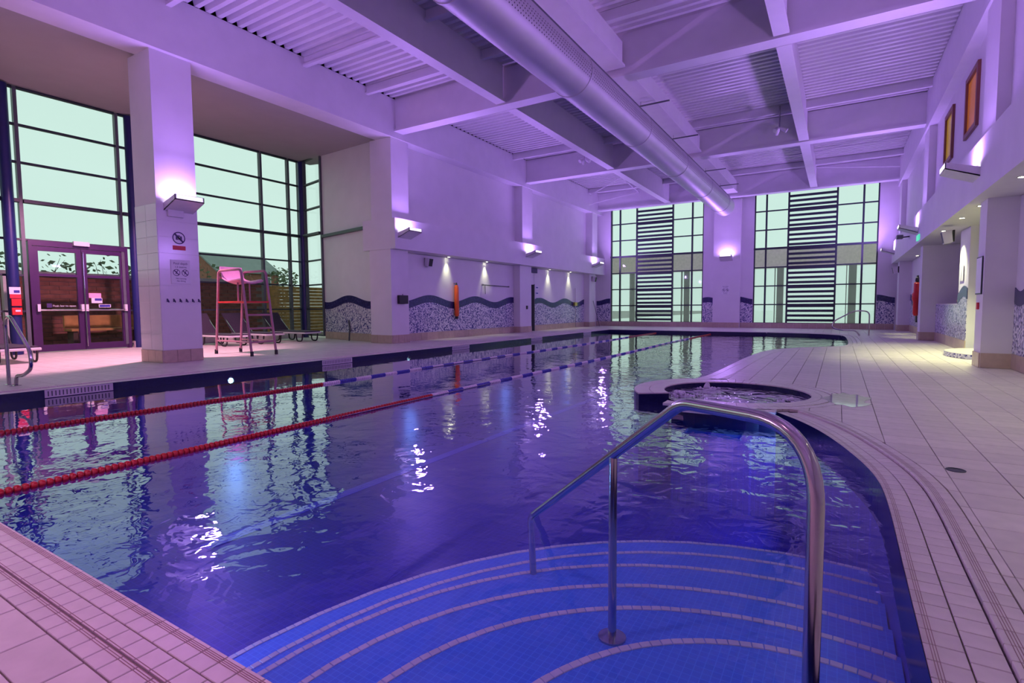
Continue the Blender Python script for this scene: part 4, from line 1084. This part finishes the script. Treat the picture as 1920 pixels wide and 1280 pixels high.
# wall rail (fixed bracket bar)
wr2 = thing('wall_bracket', 'thin steel bracket bar on the left wall right of the rescue tube', 'rail', (XW, 0, 0))
MB().tube([(.05, 15.75, 1.81), (.05, 17.55, 1.79)], .018, 8).build('bar', 'frame_grey', wr2, smooth=True); MB().tube([(.05, 15.9, 1.81), (.03, 15.95, 1.48)], .012, 6).build('leg', 'frame_grey', wr2, smooth=True)
MB().box(0, 15.75, 1.78, .05, 15.8, 1.84).build('fixing', 'steel', wr2); MB().box(0, 17.5, 1.77, .05, 17.55, 1.82).build('fixing', 'steel', wr2)
def speaker(x, y, z, s, lab):
    t = thing('wall_speaker', lab, 'speaker', (x, y, z), group='small wall speakers')
    MB().box(0, -.06, -.12, .03*s, .06, .12).build('bracket', 'black', t)
    MB().add([(.06*s, -.11, .12), (.06*s, .11, .12), (.22*s, .11, .09), (.22*s, -.11, .09), (.03*s, -.10, -.13), (.03*s, .10, -.13), (.17*s, .10, -.16), (.17*s, -.10, -.16)], [(0, 1, 2, 3), (4, 7, 6, 5), (0, 4, 5, 1), (1, 5, 6, 2), (2, 6, 7, 3), (3, 7, 4, 0)]).build('cabinet', 'lamp_case', t)
    MB().add([(.222*s, -.09, .08), (.222*s, .09, .08), (.175*s, .085, -.145), (.175*s, -.085, -.145)], [(0, 1, 2, 3)]).build('grille', 'black', t)
speaker(XW, 12.75, 2.42, 1, 'small angled speaker on the left wall beside the alcove corner')
speaker(XC, 25.1, 2.40, 1, 'small angled speaker in the far left corner')
speaker(XPR, 25.2, 2.35, -1, 'small angled speaker in the far right corner')
speaker(XWR-.3, 14.3, 2.42, -1, 'pale angled speaker hanging above the shower step')
# notices by the doorway, light switch, exit sign
for (z, h) in ((1.82, .16), (1.58, .2), (1.36, .16)):
    o = MB().box(XW+.002, 19.72, z-h/2, XW+.012, 19.98, z+h/2).build('paper_notice', 'sign_white'); tag(o, 'small paper notice right of the dark doorway, %s of three' % {1.82: 'top', 1.58: 'middle', 1.36: 'lowest'}[z], 'notice', 'notices by the doorway')
    MB().box(XW+.012, 19.76, z-.02, XW+.013, 19.94, z+.03).build('print', 'sign_blue', o)
o = MB().box(XC+.001, 18.42, .92, XC+.03, 18.52, 1.06).build('switch_plate', 'black'); tag(o, 'small black switch on the half column beside the doorway', 'switch')
o = MB().box(XW+.05, 19.0, 2.42, XW+.09, 19.75, 2.62).build('exit_sign', 'sign_dark'); tag(o, 'dark sign board hanging above the doorway', 'sign')
ex = MB().box(XBR-.03, 17.5, 2.70, XBR+.002, 18.0, 2.84).build('exit_sign', 'sign_green'); tag(ex, 'small green lit exit sign under the right band', 'sign')
# right side items
cm = thing('security_camera', 'security camera on an arm under the second right wall lamp', 'camera', (XBR, 20.0, 3.05))
MB().tube([(0, 0, 0), (-.20, 0, -.02)], .018, 8).build('arm', 'black', cm); MB().box(-.32, -.12, -.06, -.16, .12, .05).build('body', 'frame_grey', cm, bevel=.01)
fn_ = thing('framed_notice', 'tall framed notice on the near right pillar', 'notice', (XPR-.006, 11.25, 1.46))
MB().box(-.012, -.20, -.30, 0, .20, .30).build('frame', 'frame_dark', fn_); MB().box(-.015, -.18, -.28, -.012, .18, .28).build('sheet', 'sign_white', fn_)
o = MB().box(XPR-.03, 11.2, .92, XPR-.002, 11.28, 1.03).build('push_button', 'sign_red', bevel=.005); tag(o, 'small red push button below the framed notice', 'button')
rb = thing('rescue_buoy', 'red rescue tube hanging beyond the farther right pillar', 'rescue tube', (XWR-.10, 22.3, 0))
MB().lathe([(.0, .62), (.06, .64), (.085, .72), (.085, 1.1), (.12, 1.2), (.12, 1.35), (.085, 1.42), (.08, 1.72), (0, 1.78)], 12).build('body', 'red', rb, smooth=True); MB().lathe([(0, 1.76), (.05, 1.78), (.04, 1.9), (0, 1.92)], 10).build('cap', 'black', rb, smooth=True); MB().box(.05, -.03, 1.7, .10, .03, 1.9).build('hook', 'black', rb)
for y in (22.9, 25.9):
    o = MB().box(XWR-.04, y-.15, .4, XWR-.013, y+.15, 2.0).build('dark_panel', 'black'); tag(o, 'tall narrow black panel on the far right mosaic wall %s' % ('beside the red rescue tube' if y < 24 else 'nearest the corner'), 'panel')
o = MB().lathe([(.0, 0), (.07, .01), (.09, .06), (.06, .13), (.0, .15)], 12, (XWR+.1, 15.85, 1.021)).build('yellow_toy', 'brass', smooth=True); tag(o, 'small yellow item on top of the low mosaic wall', 'item')
# long handled net and pole in the far left corner
np_ = thing('cleaning_pole', 'long cleaning pole with brush leaning by the far left wall', 'pole', (XW+.06, 23.55, 0))
MB().tube([(.05, 0, .02), (.0, .05, 1.9)], .015, 8).build('pole', 'steel', np_); MB().box(-.03, -.10, 1.05, .06, .16, 1.22).build('brush', 'brass', np_)
o = MB().tube([(XC+.22, 25.55, .0), (XC+.05, 25.1, 1.3)], .014, 8).build('leaning_pole', 'frame_grey', smooth=True); tag(o, 'thin pole leaning against the far left half column', 'pole')
# cluster of stage spots under the roof
def spot_cluster(x, y, lab):
    t = thing('ceiling_spots', lab, 'spotlights', (x, y, 6.1), group='silver ceiling spotlights')
    MB().tube([(0, 0, 0), (0, 0, .60)], .02, 8).build('stem', 'steel', t)
    for a in (0, 2.1, 4.2):
        d = Vector((math.cos(a), math.sin(a), -.7)).normalized()
        MB().tube([d*.04, d*.12, d*.24], [.035, .06, .065], 10).build('spot_can', 'lamp_case', t, smooth=True)
spot_cluster(-1.6, 17.3, 'cluster of silver spotlights under the deck beside the right lengthwise beam')
spot_cluster(-3.2, -.6, 'unseen added cluster of silver spotlights above the near edge of the pool')
t = [o for o in col.objects if o.name.startswith('ceiling_spots')][-1]
lo = light('pink_fill_beam', 'SPOT', t, (0, 0, -.28), (0, 0, 0), 470, PINK_COL, spot_size=math.radians(66), spot_blend=.9, shadow_soft_size=.1)  # unseen pink beam added to tint the near deck
aim(lo, (-3.2, -.6, 5.8), (-2.9, .1, 0))
spot_cluster(-7.6, 17.2, 'cluster of silver spotlights under the deck beside the left lengthwise beam')
t = thing('tie_rods', 'thin white bracing rods in the far left roof corner', 'bracing'); 
for a, b in (((-10.5, 24.3, 5.95), (-8.4, 25.5, 6.55)), ((-10.5, 24.5, 6.45), (-8.2, 22.5, 6.62)), ((-8.2, 22.4, 6.62), (-8.4, 25.5, 6.5))): MB().tube([a, b], .025, 6).build('rod', 'beam_paint', t)
t = thing('tie_rods', 'thin white bracing rods in the far right roof corner', 'bracing')
for a, b in (((1.8, 25.0, 6.2), (-1.9, 24.8, 6.62)), ((1.8, 22.4, 6.62), (-1.9, 22.6, 6.55))): MB().tube([a, b], .025, 6).build('rod', 'beam_paint', t)

# ---------------------------------------------------------------- outside the glazed alcove
gr = structure('ground_outside', 'dark wet paving outside the glazing', 'ground')
MB().box(-120, -60, -.3, XG-.2, 120, -.03).build('paving', 'patio', gr); MB().box(XG-.2, YF+.3, -.3, 60, 120, -.03).build('brightened_ground', 'bright_ground', gr)  # second ground box coloured pale to brighten the lower far panes
gw = thing('garden_wall', 'brick garden wall with grey coping outside the glass doors', 'wall')
MB().box(-19.4, -8, -.05, -19.15, 12.7, 1.95).build('core', 'mortar', gw)
bm_ = MB().box(0, 0, 0, .02, .44, .105).mesh('brick', 'brick'); cnt = 0
rest = MB()
for r in range(16):
    for c in range(46):
        y = -7.9+c*.45+(.22 if r % 2 else 0); z = .02+r*.12
        if y > 12.2: continue
        if y > 3.4 and cnt < 290: inst('brick', bm_, gw, (-19.15, y, z)); cnt += 1
        else: rest.box(-19.15, y, z, -19.13, y+.44, z+.105)
o = rest.build('distant_bricks', 'brick', gw); o['kind'] = 'stuff'
MB().box(-19.5, -8, 1.95, -19.05, 12.7, 2.08).build('coping', 'stone', gw)
o = MB().box(-18.9, 4.95, 0, -18.7, 5.25, 1.93).build('downpipe_pier', 'lounger_white'); tag(o, 'pale pier standing before the garden wall outside the left door leaf', 'pier')
tb = thing('garden_bench', 'yellow timber bench outside the right door leaf', 'bench', (-17.9, 6.9, 0))
MB().box(-.25, -.9, .42, .25, .9, .48).build('seat', 'timber', tb); MB().box(-.3, -.9, .5, -.22, .9, .85).build('backrest', 'timber', tb)
for yy in (-.8, .8): MB().box(-.2, yy-.05, 0, .2, yy+.05, .42).build('leg', 'bark', tb)
tf = thing('timber_fence', 'honey coloured timber board fence outside the corner of the alcove', 'fence', (-19.3, 0, 0))
for i in range(14): MB().box(0, 12.75, .02+i*.135, .04, 22.5, .02+i*.135+.125).build('board', 'timber', tf)
for y in (12.8, 14.6, 16.4, 18.2, 20): MB().box(.04, y, 0, .12, y+.1, 2.0).build('post', 'timber', tf)
hs = thing('house', 'brick house with a grey pitched roof beyond the garden fence', 'house', (-60, 0, 0))
MB().box(-7, 34.0, 0, 0, 41.8, 5.3).build('walls', 'house_brick', hs)
MB().prism([(-7, 5.3), (0, 5.3), (-3.5, 7.4)], 34.0, 34.25, lambda u, v, w: (u, w, v)).build('gable', 'house_brick', hs)
for sgn in (1, -1):
    e, r_ = (.35, -3.5) if sgn > 0 else (-7.35, -3.5)
    q = [(e, 33.8, 5.2), (e, 42.0, 5.2), (r_, 42.0, 7.45), (r_, 33.8, 7.45), (e, 33.8, 5.38), (e, 42.0, 5.38), (r_, 42.0, 7.65), (r_, 33.8, 7.65)]
    F6 = [(0, 1, 2, 3), (4, 7, 6, 5), (0, 4, 5, 1), (1, 5, 6, 2), (2, 6, 7, 3), (3, 7, 4, 0)]
    MB().add(q, F6 if sgn > 0 else [f[::-1] for f in F6]).build('roof_slope', 'roof_slate', hs)
for y in (34.6, 38.6):
    wn_ = MB().box(0, y+1, 3.7, .06, y+2.1, 4.9).build('window', 'sign_white', hs); MB().box(.06, y+1.08, 3.78, .08, y+1.5, 4.82).box(.06, y+1.6, 3.78, .08, y+2.02, 4.82).build('pane', 'frame_grey', wn_)
def shrub(x, y, z, h, w, lab, seed):
    r = random.Random(seed); t = thing('shrub', lab, 'shrub', (x, y, 0), group='bare shrubs behind the garden wall')
    st = MB(); lf = MB()
    for i in range(9):
        p = [Vector((0, r.uniform(-.3, .3)*w, 0))]; d = Vector((r.uniform(-.15, .15), r.uniform(-.25, .25), 1)).normalized()
        for k in range(4): p.append(p[-1]+d*(z+h)/4*r.uniform(.8, 1.05)); d = (d+Vector((r.uniform(-.3, .3), r.uniform(-.4, .4), 0))).normalized()
        st.tube(p, [.03, .022, .016, .01, .005], 5)
        for k in range(26):
            c = p[2]+(p[4]-p[2])*r.random()+Vector((r.uniform(-.3, .3), r.uniform(-.35, .35), r.uniform(-.2, .25))); a = r.uniform(0, PI); s = r.uniform(.06, .15)
            u = Vector((math.cos(a), math.sin(a), r.uniform(-.5, .5)))*s; v = Vector((-math.sin(a)*.5, math.cos(a)*.5, .8))*s*.6
            lf.add([c-u, c+v, c+u, c-v], [(0, 1, 2, 3)])
    st.build('stems', 'bark', t); o = lf.build('foliage', 'leaf', t); o['kind'] = 'stuff'
for i, (y, h, lab) in enumerate(((6.3, 1.0, 'leafy shrub behind the garden wall seen through the left door leaf'), (8.5, .8, 'leafy shrub behind the garden wall between the door leaves'), (11.0, .9, 'leafy shrub behind the garden wall seen through the right door leaf'), (4.2, .9, 'leafy shrub behind the garden wall left of the doors'))):
    shrub(-21.5, y, 2.0, h, .3, lab, 20+i)
shrub(-24, 17.2, 2.0, 1.3, 1.4, 'bare shrub behind the timber fence right of the house', 31)
